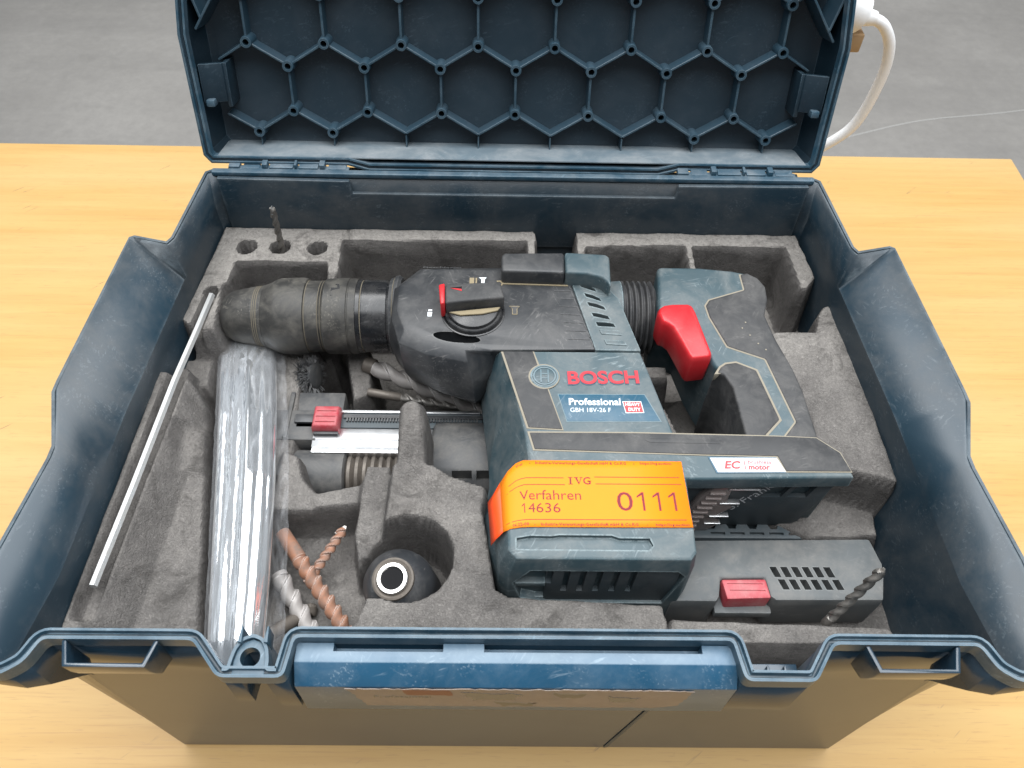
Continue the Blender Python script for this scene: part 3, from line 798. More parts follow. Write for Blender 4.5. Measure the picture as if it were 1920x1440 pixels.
fm.polygons.foreach_set("use_smooth", [True]*len(fm.polygons))
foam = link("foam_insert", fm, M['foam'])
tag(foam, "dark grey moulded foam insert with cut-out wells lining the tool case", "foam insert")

# ================================================================== LOOSE ITEMS IN THE CASE
def twist_mesh(a, b, r, pitch, lands=2, core=0.55, step=0.7, power=1.5, tip=True, seg=52, phase=0.0):
    """helical flute solid from a to b (mm)"""
    A, B = Vector(a), Vector(b); d, u, v = frame_of(B-A); ln = (B-A).length
    rings = []; n = max(6, int(ln/step))
    for i in range(n+1):
        t = ln*i/n; ph = phase+2*math.pi*t/pitch; rr = r
        if tip and t > ln-r*0.5: rr = r*(0.72+0.28*(ln-t)/(r*0.5))
        ring = []
        for k in range(seg):
            th = 2*math.pi*k/seg
            fr = ((th-ph)*lands/(2*math.pi)) % 1.0
            prof = min(1.0, fr/0.66) if fr < 0.93 else (1-fr)/0.07   # scooped flute, flat land, sharp heel
            q = rr*(core+(1-core)*prof**power)
            ring.append(tuple(A+d*t+u*(q*math.cos(th))+v*(q*math.sin(th))))
        rings.append(ring)
    bm = bmesh.new(); add_loft(bm, rings); return bm
def drill_bit(label, a, b, r, shank, mat, shank_mat=None, pitch=None, group="loose drill bits in the case", tip_mat=None, phase=0.0, core=0.6, power=1.5, shank_r=None):
    """shank length at end a, flutes to b"""
    A, B = Vector(a), Vector(b); d = (B-A).normalized(); C = A+d*shank
    t = thing("drill_bit", label, "drill bit", tuple(A), group)
    finish(twist_mesh(C, B, r, pitch or r*5.2, core=core, phase=phase, power=power), "flutes", mat, t, angle=33)
    sr = shank_r or r*0.92
    if shank > 0:
        lathe("shank", [(0, sr*0.9), (0.8, sr), (shank*0.96, sr), (shank+0.6, r*0.7)], A, d, shank_mat or mat, t, 24)
    if tip_mat is not None:
        dd, u, v = frame_of(d)
        bm = bmesh.new(); add_loft(bm, [[tuple(B+d*z+u*(sx*r*1.05)+v*(sy*0.22*r)) for sx, sy in ((-1, -1), (1, -1), (1, 1), (-1, 1))] if z < 0 else [tuple(B+d*z+u*(sx*r*0.25)+v*(sy*0.12*r)) for sx, sy in ((-1, -1), (1, -1), (1, 1), (-1, 1))] for z in (-r*1.6, r*0.55)])
        finish(bm, "carbide_tip", tip_mat, t, smooth=False)
    return t
drill_bit("thin steel masonry bit standing upright in the rear left bit hole of the foam", (-171.3, 138.6, 138), (-170.7, 141.5, 203), 2.5, 22, M['steel'], pitch=15, tip_mat=M['alu'])
drill_bit("dark steel masonry bit leaning over the front right corner of the battery pack", (172, -137, 152), (190.5, -125, 196), 2.8, 6, M['steel'], pitch=15, tip_mat=M['steel'])
drill_bit("long rust-orange masonry bit with a plain shank lying beside the foil roll", (-141, -74, 131), (-94.5, -134, 127), 5.0, 22, M['rust'], M['rust'], pitch=15, tip_mat=None, power=1.6, core=0.60)
drill_bit("short orange spiral bit with its tip up in the front left foam hollow", (-122, -105, 126), (-103.5, -71, 131), 3.2, 0.5, M['rust'], pitch=11, tip_mat=M['steel'], power=1.6, core=0.58)
drill_bit("pale dust-caked bit half hidden under the orange bit", (-140, -99, 126), (-112, -138, 120), 5.6, 3, M['pale'], pitch=22, power=1.5, core=0.62)
drill_bit("plain brown bit shank poking out behind the padlock ring", (-150, -150, 138), (-117, -116, 116), 4.2, 40, M['brown'], M['brown'], pitch=14)
drill_bit("thick pale twist bit lying under the black gear housing", (-106, 62, 128), (-14, 24, 120), 6.4, 8, M['pale'], M['brown'], pitch=34, power=1.5, core=0.58)
drill_bit("slim grey twist bit with a grooved shank below the thick pale one", (-101.5, 38, 126), (-18, 27, 119), 3.3, 24, M['steel'], M['brown'], pitch=17, power=1.5, core=0.58)

# depth stop rod
rod = tube("depth_rod", [(-212.6, 93, 164.5), (-214.8, 60, 165.2), (-218.6, 15, 165.8), (-222.5, -62, 166), (-226.4, -125, 166.4)], 2.4, M['rod'], None, 6)
rod.data.polygons.foreach_set("use_smooth", [False]*len(rod.data.polygons))
tag(rod, "straight pale grey steel depth rod lying in the long groove at the left", "rod")

# foil roll in a clear bag
foil = thing("foil_roll", "shiny silver foil roll in a clear plastic bag lying front to back at the left", "foil roll", (-158, -40, 150))
FP = np.array([(-165, 136.0, -165.7, -133.8, -124.4), (-150, 146.0, -165.7, -133.4, -124.3), (-110, 152.0, -171.1, -136.3, -128.4), (-50, 153.0, -181.7, -143.8, -137.3),
               (0, 149.0, -192.3, -152.7, -147.3), (40, 142.0, -201.7, -161.5, -156.9), (70, 135.0, -209.3, -168.6, -164.4), (100, 128.0, -217.2, -175.5, -170.8)])
def foil_sheet(name, z_amp, mat, folds, seed, right, pad, n=96, ny_=110, lift=0.0, crinkle=0.0):
    """pleated tube lying along y; folds are (frequency across, height)"""
    rnd = random.Random(seed); bm = bmesh.new(); rows_ = []
    ph = [rnd.uniform(0, 6.28) for _ in range(8)]
    for j in range(ny_+1):
        y = -163+250*j/ny_; row = []
        zc = float(np.interp(y, FP[:, 0], FP[:, 1])); xa = float(np.interp(y, FP[:, 0], FP[:, 2]))-pad; xb = float(np.interp(y, FP[:, 0], FP[:, right]))+pad
        cx, hw = (xa+xb)/2, (xb-xa)/2
        for i in range(n):
            th = 2*math.pi*i/n; x = math.cos(th); zz = math.sin(th)
            sx = math.copysign(abs(x)**0.8, x)
            f = 0
            for (fr, am), p in zip(folds, ph[2:]): f += am*(2.2*abs(math.sin(0.5*(fr*sx+p+0.004*y*(1 if fr < 9 else -1)+0.12*math.sin(y*0.03+p))))-1.4)
            cn = crinkle*noise.noise(Vector((sx*9, y*0.09, seed)))+crinkle*0.5*noise.noise(Vector((sx*22, y*0.22, seed+3)))
            row.append(bm.verts.new(Vector((cx+hw*sx+cn*0.6, y, zc+lift+z_amp*zz+f*(0.5+0.5*zz)*(1-0.3*abs(x))+cn))*S))
        rows_.append(row)
    for a, b in zip(rows_[:-1], rows_[1:]):
        for i in range(n):
            k = (i+1) % n
            bm.faces.new((a[i], a[k], b[k], b[i]))
    bm.faces.new(rows_[0]); bm.faces.new(list(reversed(rows_[-1])))
    return finish(bm, name, mat, foil, angle=180)
foil_sheet("foil", 9.0, M['foil'], [(5.0, 1.3), (11.0, 0.8), (23, 0.3)], 4, 3, -1.0)
foil_sheet("clear_bag", 9.6, M['film'], [(4.4, 0.9), (12, 0.6)], 9, 4, 1.0, lift=0.9, crinkle=2.2)

# spare quick-change chuck in the round well
sc = thing("spare_chuck", "spare black drill chuck with a bright steel ring standing in the round foam well", "chuck", (-62.5, -117, 116))
lathe("chuck_body", [(0, 20.0), (30, 20.6), (38, 19.5), (44, 15.5), (47, 12.4), (47.6, 11.6), (47.0, 10.6)], (-61.0, -108.5, 116), (-0.10, -0.20, 1), M['tool_black'], sc)
lathe("chuck_collar", [(46, 12.0), (49.6, 11.7), (50.0, 10.6), (49.2, 9.0), (46, 8.8)], (-61.0, -108.5, 116), (-0.10, -0.20, 1), M['brown'], sc)
lathe("steel_ring", [(46, 8.9), (50.6, 8.9), (51.4, 8.3), (51.4, 6.6), (50.6, 6.1), (40, 6.0)], (-61.0, -108.5, 116), (-0.10, -0.20, 1), M['bright_steel'], sc, cap=False)
lathe("bore", [(50.2, 6.05), (30, 6.0), (30.5, 0.1)], (-61.0, -108.5, 116), (-0.10, -0.20, 1), M['dark'], sc)

# spare battery pack
bp = thing("battery_pack", "grey slide-on battery pack with a red button and rows of vents beside the tool", "battery", (150, -100, 110))
poly = [(104, -83.5), (214.5, -81.5), (218, -98), (216.5, -107), (212.5, -121), (150.5, -121.5), (147.5, -119), (146.5, -107.5), (120.5, -108), (118, -119.5), (116, -122.5), (90, -122.5), (89.5, -110)]
pk = loft("housing", [[(x*0.995+0.5, y, 112) for x, y in poly], [(x, y, 138) for x, y in poly], [(151+(x-151)*0.992, -101+(y+101)*0.975, 146) for x, y in poly]], M['pack_grey'], bp, 1.6, 2)
bm = bmesh.new()
for r_, (y0, y1, sh_) in enumerate(((-107.0, -100.6, 0.0), (-114.6, -108.4, 3.4))):
    for i in range(6):
        x = 150.4+sh_+i*6.3
        add_prism(bm, [(x-0.3, y1), (x+3.7, y1), (x+5.7, y0), (x+1.7, y0)], 139, 152)
cut(pk, bm)
box("button_ledge", 117, 150, -124.5, -105.5, 128, 135, M['pack_grey'], bp, 1.0)
rb = prism("release_button", [(120.6, -109), (146.4, -108.6), (147.6, -120), (122.2, -121)], 126, 146.8, M['red_dusty'], bp, 1.1)
bm = bmesh.new(); add_box(bm, 123.5, 144, -112.2, -111.4, 146.3, 150); add_box(bm, 124.5, 145, -116.2, -115.4, 146.3, 150); cut(rb, bm)

# dust extraction attachment in the middle well
de = thing("dust_extractor", "dusty grey dust extraction attachment with a red slider and metal rail in the middle well", "dust extractor", (-80, -5, 110))
box("end_block", -172, -131, -6, 19, 108, 131, M['ext_grey'], de, 2.0)
box("top_cover", -149, -116, 18.5, 36, 108, 128, M['ext_grey'], de, 1.5)
box("end_plate", -153, -150, -5, 33, 112, 132, M['ext_grey'], de, 0.6)
prism("scale_channel", [(-146, 4), (-20, 4.5), (-20, 17), (-114, 17), (-116, 15.5), (-146, 14)], 118, 131, M['dark_blue'], de, 0.6)
bm = bmesh.new()
for i in range(46):
    x = -112+i*1.95
    add_box(bm, x, x+1.0, 8.6, 11.6, 128, 132.6)
add_box(bm, -114, -20, 11.4, 14.0, 128, 132.6)
tag(finish(bm, "rack_teeth", M['tool_black'], de, smooth=False), kind="stuff")
box("latch_catch", -147, -133, 7, 14, 128, 133, M['tool_black'], de, 0.8)
box("rail_edge", -116, -22, 15.4, 17.6, 126, 133, M['alu'], de, 0.4)
rl = box("guide_rail", -133, -22, -14, 3.6, 118, 131, M['alu'], de, 0.5)
bm = bmesh.new(); add_box(bm, -140, -10, -6.4, -4.6, 129.2, 140); add_box(bm, -140, -10, -16, -11, 128.5, 140); cut(rl, bm)
sl = loft("slider", [[(x, y, z) for x, y in ((-133.5+q, -1+q), (-115.5-q, -1+q), (-115.5-q, 17-q), (-133.5+q, 17-q))] for z, q in ((128, 0), (136.5, 0), (139.5, 1.2))], M['red_dusty'], de, 0.9)
bm = bmesh.new()
for y in (2.6, 7.0, 11.4): add_box(bm, -131, -118, y, y+0.7, 138.9, 142)
cut(sl, bm)
box("slider_base", -132.5, -116, -3, 0.5, 127, 134, M['tool_black'], de, 0.6)
lathe("dust_tube", [(0, 15.5), (1, 17.0), (38, 17.0), (39, 15)], (-149, -22, 112), (1, 0, 0), M['ext_grey'], de)
pf = []
for i in range(9): pf += [(i*5.2, 12.2), (i*5.2+1.6, 14.8), (i*5.2+3.6, 14.8)]
lathe("bellows", pf, (-110, -22, 112), (1, 0, 0), M['brown'], de)
hd = loft("end_housing", [[(-56, y0, z), (-6, y0-3, z), (-6, y1, z), (-52, y1, z)] for z, y0, y1 in ((100, -37, 14), (122, -36, 13), (132, -28, 9), (135, -18, 4))], M['ext_grey'], de, 2.5, 3)
bm = bmesh.new()
for x in (-39, -23): add_box(bm, x, x+13, -33.5, -29, 122, 140)
cut(hd, bm)
box("dust_box_wall", -84, -60, -36.5, -30, 108, 127, M['ext_grey'], de, 1.0)

# small black brush ring near the chuck
br = thing("brush_ring", "small round black bristle brush half hidden below the tool chuck", "brush", (-142, 55, 125))
bm = bmesh.new(); rnd = random.Random(5)
o = Vector((-146, 52, 126)); d, u, v = frame_of((1, -0.15, 0.25))
for i in range(260):
    th = rnd.uniform(0, 6.283); r0, r1 = 8.5, 14.5+rnd.uniform(-1.6, 0.8); ax = rnd.uniform(-3, 6)
    e = u*math.cos(th)+v*math.sin(th); side = d.cross(e)*0.45
    p0 = o+e*r0+d*ax; p1 = o+e*r1+d*(ax+rnd.uniform(-2, 4))
    add_loft(bm, [[tuple(p0+side), tuple(p0-side), tuple(p0+d*0.7)], [tuple(p1+side*0.5), tuple(p1-side*0.5), tuple(p1+d*0.3)]])
tag(finish(bm, "bristles", M['tool_black'], br, smooth=False), kind="stuff")
lathe("brush_hub", [(-3, 7), (-3, 9.2), (7, 9.2), (8, 7)], o, d, M['ext_grey'], br)
box("grey_lug", -166, -152, 46, 73, 122, 128, M['ext_grey'], de, 1.0)

# white cable with its plug behind the lid
cb = thing("power_cable", "white power cable looping down behind the right side of the raised lid", "cable", (300, 330, 0))
cpts = [(236, 372, 12), (262, 352, 72), (288, 342, 110), (314.5, 340, 141.5), (321.8, 340, 187.8), (318.0, 340, 217.6), (306.5, 340, 236.3), (293, 340, 243.5), (282, 340, 245)]
tube("cord", spline([(120, 390, 5), (190, 384, 5)]+cpts, 8), 4.7, M['cable'], cb)
lathe("strain_relief", [(0, 5.6), (10, 7.5), (18, 9.5), (19, 9)], (296, 340, 243.2), (-1, 0, 0.14), M['cable'], cb)
lathe("plug_body", [(0, 11), (2, 15.5), (24, 17.5), (40, 17.5), (42, 16)], (284, 340, 246), (-0.93, 0, 0.36), M['cable'], cb)
sk = thing("socket_post", "white socket post behind the raised lid holding the cable plug", "socket", (240, 345, 0))
box("post", 222, 250, 330, 362, 0, 300, M['cable'], sk, 3)
box("tan_insert", 250, 291, 334, 350, 216, 232, M['tan'], sk, 1.5)

# ================================================================== ROTARY HAMMER
T = 195.0
th_ = thing("rotary_hammer", "teal and black cordless rotary hammer lying in the case with an orange lot sticker", "hammer drill", (40, 0, 110))
CY, CZ = 81.5, 157.5   # drill axis
# chuck, nose to gearbox (axis along +x)
ax0 = (-203, CY-2.0, CZ); axd = (1, 0.012, 0.004)
lathe("nose_cap", [(0, 6.0), (0.4, 9.5), (3, 14.5), (8, 17.6), (17, 19.6), (24, 20.8), (25.2, 20.4), (25.4, 20.9), (26.4, 20.5), (26.6, 21.0), (27.6, 20.6), (27.8, 21.2), (29, 20.9), (29.2, 21.6), (31, 21.9), (31, 10)], ax0, axd, M['chuck'], th_, 64, angle=24)
lathe("bit_opening", [(-0.3, 5.2), (0.2, 5.8), (10, 5.6)], ax0, axd, M['dark'], th_, 24)
lathe("lock_sleeve", [(31, 20), (31.2, 22.0), (35, 23.6), (39, 25.8), (42, 26.6), (57, 27.0), (60.5, 26.4), (61, 25.2), (62, 25.0), (70, 24.9), (70.4, 24.4), (70.8, 25.1), (71.4, 24.5), (71.8, 25.1), (72.4, 24.6), (72.8, 25.4), (74, 26.4), (89.5, 26.9), (90, 26.2), (90.6, 26.2), (91, 26.5), (95.6, 26.2), (95.6, 20)], ax0, axd, M['chuck'], th_, 72, angle=24)
lathe("release_sleeve", [(95.7, 24), (95.8, 25.8), (98.5, 25.7), (98.8, 25.1), (99.8, 25.1), (100.1, 25.6), (116.4, 25.4), (116.8, 24.9), (118.5, 25.3), (119.0, 20)], ax0, axd, M['collar'], th_, 72, angle=24)
lathe("gear_collar", [(118.2, 20), (118.4, 26.6), (120.4, 27.3), (120.9, 26.6), (121.6, 28.2), (124, 28.8), (126, 27)], ax0, axd, M['tool_black'], th_, 72, angle=24)
for d0, r0, wd in ((25.3, 21.0, 0.5), (26.6, 21.1, 0.5), (28.0, 21.3, 0.6), (61.4, 25.3, 0.5), (70.3, 24.9, 0.4), (72.0, 25.0, 0.5), (98.9, 25.3, 0.7), (120.9, 27.0, 0.6)):
    lathe("groove_dust", [(d0-wd*0.5, r0-0.8), (d0-wd*0.5, r0), (d0+wd*0.5, r0), (d0+wd*0.5, r0-0.8)], ax0, axd, M['groove'], th_, 64, cap=False)
# closed-lock emblem and arrow on the sleeve
def onsleeve(x0, r):
    def f(a, b, c):
        an = math.radians(62)-b/r
        return (x0+a, CY-math.sin(math.pi/2-an)*-0 + (r+c)*math.cos(an), CZ+(r+c)*math.sin(an))
    return f
fs = lambda x0, rr: (lambda a, b, c: (x0+a, CY+(rr+c)*math.sin(b/rr), CZ+(rr+c)*math.cos(b/rr)))
f1 = fs(-124, 26.8)
prism("lock_emblem", [(0, -6), (6, -6), (6, 1), (5, 4.4), (3.4, 5), (2.4, 4.4), (3.6, 3.6), (4.4, 1), (0, 1)], -0.2, 0.35, M['collar'], th_, 0, fn=f1)
prism("arrow_emblem", [(1, -18), (5, -11), (4.2, -10.4), (0.2, -17.4)], -0.2, 0.35, M['dust'], th_, 0, fn=f1)

# gear housing
gr = [
 (T-84, [(-81, 94), (-70, 108), (-6, 108), (36, 106), (50, 84), (56, 66), (-8, 58), (-24, 54), (-47, 62), (-69, 72), (-80, 82)]),
 (T-64, [(-83, 86), (-70, 108), (-6, 109), (36, 108), (50, 74), (58, 50), (-12, 34), (-25, 25), (-47, 34), (-71, 46), (-82.5, 62)]),
 (T-34, [(-83, 84), (-70, 107), (-6, 109), (36, 108), (50, 70), (60, 32), (-11, 22), (-24.5, 5), (-46, 12), (-71, 28), (-82.5, 50)]),
 (T-18, [(-83, 82), (-69, 105), (-6, 107), (36, 106), (48, 66), (57, 26), (-10, 20), (-26, 9), (-49, 14), (-72, 26), (-82, 48)]),
 (T-6, [(-80, 78), (-64, 97), (-6, 99), (36, 97), (44, 64), (54, 22.5), (-14.5, 22), (-29, 15), (-55, 21), (-73, 30), (-79.5, 50)]),
 (T-1.2, [(-76, 76), (-60.5, 92), (-6, 92.5), (36, 90), (42, 64), (52, 22), (-13.5, 20), (-30, 20.5), (-56, 29), (-70, 37), (-76, 54)]),
 (T, [(-72, 74), (-58.5, 89.5), (-6, 90), (36, 87.8), (40.8, 64), (50.7, 22), (-13.0, 20.6), (-30, 25), (-54, 34), (-67, 42), (-72.5, 56)]),
]
gh = loft("gear_housing", [[(x, y, z) for x, y in p] for z, p in gr], M['tool_black'], th_, 2.4, 3, angle=70)
bm = bmesh.new(); bmesh.ops.create_uvsphere(bm, u_segments=32, v_segments=16, radius=1.0)
bmesh.ops.transform(bm, verts=bm.verts, matrix=Matrix.Translation(Vector((-36, 30.5, 190))*S) @ Matrix.Rotation(-0.16, 4, 'Z') @ Matrix.Diagonal((16.5*S, 4.4*S, 13*S, 1)))
cut(gh, bm)
# speed lines pressed into the housing
for i in range(8):
    y = 79.5-i*7.0; x1 = 36.5+i*1.75; L_ = 11+i*0.5
    prism("pressed_line", [(x1-L_, y), (x1, y-0.3), (x1+1.4, y-5.8), (x1+0.7, y-5.8), (x1-0.6, y-0.9), (x1-L_, y-0.5)], T-0.1, T+0.28, M['tool_black'], gh, 0)
lettering("Geschlagen", (-62, 93.2, T-2.0), 26, 2.0, M['rubber'], gh, depth=0.3, bold=0.02)
# blue vent strip on the housing flank
vs = prism("vent_strip", [(36.6, 88.3), (50, 86), (56.5, 81.5), (64, 74.5), (69.5, 66), (80, 21.2), (51, 21.2)], 120, T+0.2, M['tool_blue'], th_, 1.4, 2)
bm = bmesh.new()
sl_ = [((40.9, 86.0), (50.7, 81.1)), ((43.4, 78.5), (53.0, 72.3)), ((46.2, 69.7), (55.7, 63.6)), ((47.8, 61.6), (58.0, 56.1)), ((50.1, 52.2), (60.2, 47.7)), ((52.4, 43.9), (63.2, 41.4))]
for i, ((xa, ya), (xb, yb)) in enumerate(sl_):
    x0, x1 = xa+0.3, xb+1.6
    xm = (x0+x1)/2; ym = (ya+yb)/2
    add_prism(bm, [(x0, ya+0.8), (xm, ym+2.0), (x1-0.8, yb+2.2), (x1+0.4, yb-0.8), (xm+0.6, ym-1.6), (x0+1.2, ya-2.6)], T-12, T+3)
cut(vs, bm)
for y, x in ((36, 54.5), (27.5, 57)):
    prism("vent_rib", [(x, y+2.2), (x+13, y+1.2), (x+14.2, y-2.6), (x+1.2, y-1.8)], T-0.5, T+0.9, M['tool_blue'], vs, 0.4)
# hump on top
prism("top_hump", [(-8.6, 93), (-6.5, 96), (33.4, 97), (33.4, 77.6), (-8.4, 78.6)], 176, 206.5, M['tool_black'], th_, 2.2, 3)
prism("hump_cover", [(33.8, 97), (61.5, 95.5), (63.8, 92.5), (63.0, 66.5), (57.5, 74), (48, 77), (33.8, 77.6)], 176, 207, M['tool_blue'], th_, 2.0, 3)
prism("dust_line", [(-8, 78.4), (36, 77.3), (36, 76.2), (-8, 77.3)], T-0.4, T+0.5, M['dust'], th_, 0)

# mode selector
ks = (-26.2, 51.5)
lathe("selector_well", [(0, 20.4), (0.8, 20.4), (1.0, 19.6), (0.6, 18.8)], (ks[0], ks[1], T-0.3), (0, 0, 1), M['collar'], th_, 56)
kn = lathe("mode_selector", [(0, 18.6), (2.2, 18.6), (2.8, 18.0), (2.8, 16.6), (3.6, 16.4), (4.6, 16.0), (5.0, 15.2), (5.0, 0.2)], (ks[0], ks[1], T), (0, 0, 1), M['collar'], th_, 56)
ph_ = [(-44.5, 64.6), (-12, 66.9), (-8.4, 64.5), (-6.0, 53.2), (-43.6, 47.6)]
kb = prism("selector_grip", ph_, T+1, 208.5, M['rubber'], kn, 1.6, 3)
rd = prism("selector_red_end", [(-48.6, 63.2), (-44.7, 64.7), (-43.8, 47.4), (-46.6, 46.4)], T+0.5, 208.8, M['red'], kn, 1.0, 3)
prism("pointer_recess", [(-41, 60.6), (-33.6, 61.8), (-33.6, 59.6)], 208.3, 208.65, M['dark'], kn, 0)
prism("pointer", [(-41, 60.2), (-33.8, 59.5), (-33.4, 57.7)], 208.4, 208.8, M['red'], kn, 0)
prism("packed_dust", [(-42, 46.4), (-8.5, 51.6), (-10.4, 48.2), (-20, 45.2), (-34, 43.8)], T+4.8, T+6.4, M['dust'], kn, 0.8, 2)
def icon(name, polys, mat, z=T+0.05, parent=None):
    bm = bmesh.new()
    for p in polys: add_prism(bm, p, z, z+0.25)
    return finish(bm, name, mat, parent or gh, smooth=False)
icon("chisel_icon", [[(-23.5, 83.5), (-18.2, 83.5), (-19.4, 81.6), (-19.6, 77.2), (-21.8, 77.2), (-21.8, 81.6)]], M['white_ink'])
icon("drill_icon", [[(-29.6, 83), (-26.5, 83), (-26.5, 77.2), (-29.6, 77.2)], [(-25.6, 83), (-24.6, 83), (-24.6, 77.2), (-25.6, 77.2)]], M['dust'])
icon("turn_icon", [[(-11.5, 80.6), (-8.6, 80.8), (-6.8, 78.6), (-7.8, 76.0), (-8.6, 76.4), (-8.2, 78.2), (-9.4, 79.6), (-11.3, 79.4)]], M['dust'])
icon("bit_icon", [[(-55.4, 53.8), (-52.9, 53.8), (-52.9, 52.2), (-55.4, 52.2)], [(-55.8, 51.4), (-52.7, 51.4), (-53.0, 47.6), (-55.6, 47.6)]], M['white_ink'])
icon("chisel_icon", [[(-2.6, 57.2), (3.4, 57.2), (1.9, 55.2), (1.9, 50.8), (-0.7, 50.8), (-0.7, 55.2)]], M['rubber'], T+0.12)
icon("icon_outline", [[(-3.1, 57.7), (3.9, 57.7), (2.3, 55.4), (2.3, 50.3), (-1.1, 50.3), (-1.1, 55.4)]], M['dust'])

# motor and electronics housing
mr = [
 (112, [(-22, 38), (79, 30), (84, 8), (94, -36), (99, -58), (101, -100), (98, -114), (92, -121.3), (4, -121.3), (-5, -116), (-13, -98), (-16, -75), (-13, -55), (-13, -40), (-17, -10)]),
 (150, [(-23, 38), (79.4, 24), (83, 8), (93.4, -39), (97.4, -60), (99, -100), (98, -116), (93.5, -121.8), (-3, -121.8), (-8.5, -117), (-16.5, -98), (-18, -75), (-14.2, -52), (-14.5, -40), (-18.5, -5)]),
 (182, [(-13.5, 25), (79.2, 21), (82.3, 8), (92.8, -39.5), (96.6, -60), (97.4, -100), (97, -117), (93, -121.8), (-2, -121.8), (-7, -116.5), (-9.5, -100), (-9.5, -78), (3, -60), (0.5, -43), (-7.5, 0)]),
 (T-0.8, [(-8.4, 19.8), (79, 20.4), (82.1, 7.6), (92.5, -39.7), (96.1, -60), (96.3, -101), (96, -115.5), (92.6, -119.8), (1.5, -119.8), (-2.8, -115), (-3.2, -102), (-2.6, -84), (8.6, -61), (6.5, -43), (-2.0, 0)]),
 (T, [(-6.4, 19.2), (78, 19.6), (81.2, 7.4), (91.5, -39.8), (95, -60), (95.3, -101), (95, -114.5), (92, -118.4), (2.6, -118.4), (-1.3, -114), (-1.8, -102), (-1.2, -84.5), (10.2, -61), (8, -43), (-0.4, 0)]),
]
mh = loft("motor_housing", [[(x, y, z) for x, y in p] for z, p in mr], M['tool_blue'], th_, 1.1, 3, angle=32)
bm = bmesh.new()
add_prism(bm, [(1.5, -108.2), (9, -106.8), (20, -107.0), (24, -106.3), (52, -106.3), (56, -107.8), (72, -107.8), (73.5, -111.8), (71, -114.6), (1.5, -114.6)], T-2.6, T+4)
yv = lambda a, b, c: (a, c, b)
add_loft(bm, [[(x, -125, z) for x, z in ((-0.5, 168), (9, 184), (88, 184), (92.5, 178), (86, 141), (20, 141), (4, 148))], [(x, -116.5, z) for x, z in ((0.5, 168), (9, 183), (87, 183), (91.5, 178), (85, 142), (20, 142), (5, 149))]])
cut(mh, bm)
# vented end grille
eg = box("end_grille", 18, 90, -119.8, -115.5, 140, 184, M['dark_blue'], th_, 0.4)
bm = bmesh.new()
for x, z0, z1 in ((18.6, 164, 181), (27.6, 154, 182), (36.4, 154, 182), (45.3, 154, 182), (54.4, 154, 182), (63.6, 154, 182)):
    add_loft(bm, [[(x-0.8, y, z0), (x+2.6, y, z0), (x+3.4, y, z1), (x, y, z1)] for y in (-122, -110)])
cut(eg, bm)
box("grille_back", 2, 91, -114.8, -112, 138, 186, M['dark'], th_, 0)
box("grille_bracket", 1, 18, -120.4, -114.2, 160, 165, M['tool_blue'], th_, 0.8)
box("grille_bracket", 8, 18, -120.0, -114.2, 141, 145, M['tool_blue'], th_, 0.8)
# upper face: blue name area, dark inlay, seams filled with dust
prism("inlay_seam", [(-8.0, 19.0), (12.6, 19.4), (15.6, 9.3), (20.9, -9.0), (29.0, -39.7), (7.5, -38.6)], T-0.4, T+0.30, M['seam'], th_, 0.1)
inl = prism("dark_inlay", [(-6.6, 19.0), (11.9, 19.2), (14.6, 8.6), (20.2, -9.4), (28.2, -38.9), (8.6, -37.8)], T-0.4, T+0.7, M['rubber'], th_, 0.35)
def disc(name, c, r, z0, z1, mat, parent, seg=40, bevel=0.3):
    return prism(name, [(c[0]+r*math.cos(2*math.pi*i/seg), c[1]+r*math.sin(2*math.pi*i/seg)) for i in range(seg)], z0, z1, mat, parent, bevel)
LC = (18.7, -0.5)
disc("logo_seam", (LC[0]-0.3, LC[1]), 9.6, T, T+0.78, M['seam'], th_)
lg = disc("logo_disc", LC, 8.8, T, T+1.0, M['tool_blue'], th_)
def ringmesh(name, c, r0, r1, z0, z1, mat, parent, seg=40):
    bm = bmesh.new(); rr = []
    for r, z in ((r0, z0), (r0, z1), (r1, z1), (r1, z0)):
        rr.append([(c[0]+r*math.cos(2*math.pi*i/seg), c[1]+r*math.sin(2*math.pi*i/seg), z) for i in range(seg)])
    add_loft(bm, rr+[rr[0]], False, False); bmesh.ops.remove_doubles(bm, verts=bm.verts, dist=1e-7)
    return finish(bm, name, mat, parent, angle=30)
logo_m = plastic("embossed_pale_blue", (0.14, 0.21, 0.24), 0.5, 0.3, (0.3, 0.3, 0.3), 90, 0.1)
ringmesh("logo_ring", LC, 6.1, 6.9, T+0.9, T+1.4, logo_m, lg)
ringmesh("logo_ring", LC, 7.6, 8.2, T+0.9, T+1.3, logo_m, lg)
for sx in (-1, 1):
    x = LC[0]+sx*2.2
    box("logo_bar", x-0.45, x+0.45, LC[1]-5.0, LC[1]+5.0, T+0.9, T+1.4, logo_m, lg, 0.1)
for sy in (-1, 1):
    y = LC[1]+sy*1.7
    box("logo_bar", LC[0]-1.74, LC[0]+1.74, y-0.4, y+0.4, T+0.9, T+1.36, logo_m, lg, 0.1)
lettering("BOSCH", (32.9, -6.3, T+0.01), 43.4, 10.2, M['red_ink'], th_, rot=0.030, bold=0.030, depth=0.6, name="maker_lettering", res=5)
lettering("BOSCH", (32.6, -6.9, T+0.01), 43.8, 10.4, M['plate_blue'], th_, rot=0.030, bold=0.034, depth=0.3, name="lettering_shadow_edge", res=4)
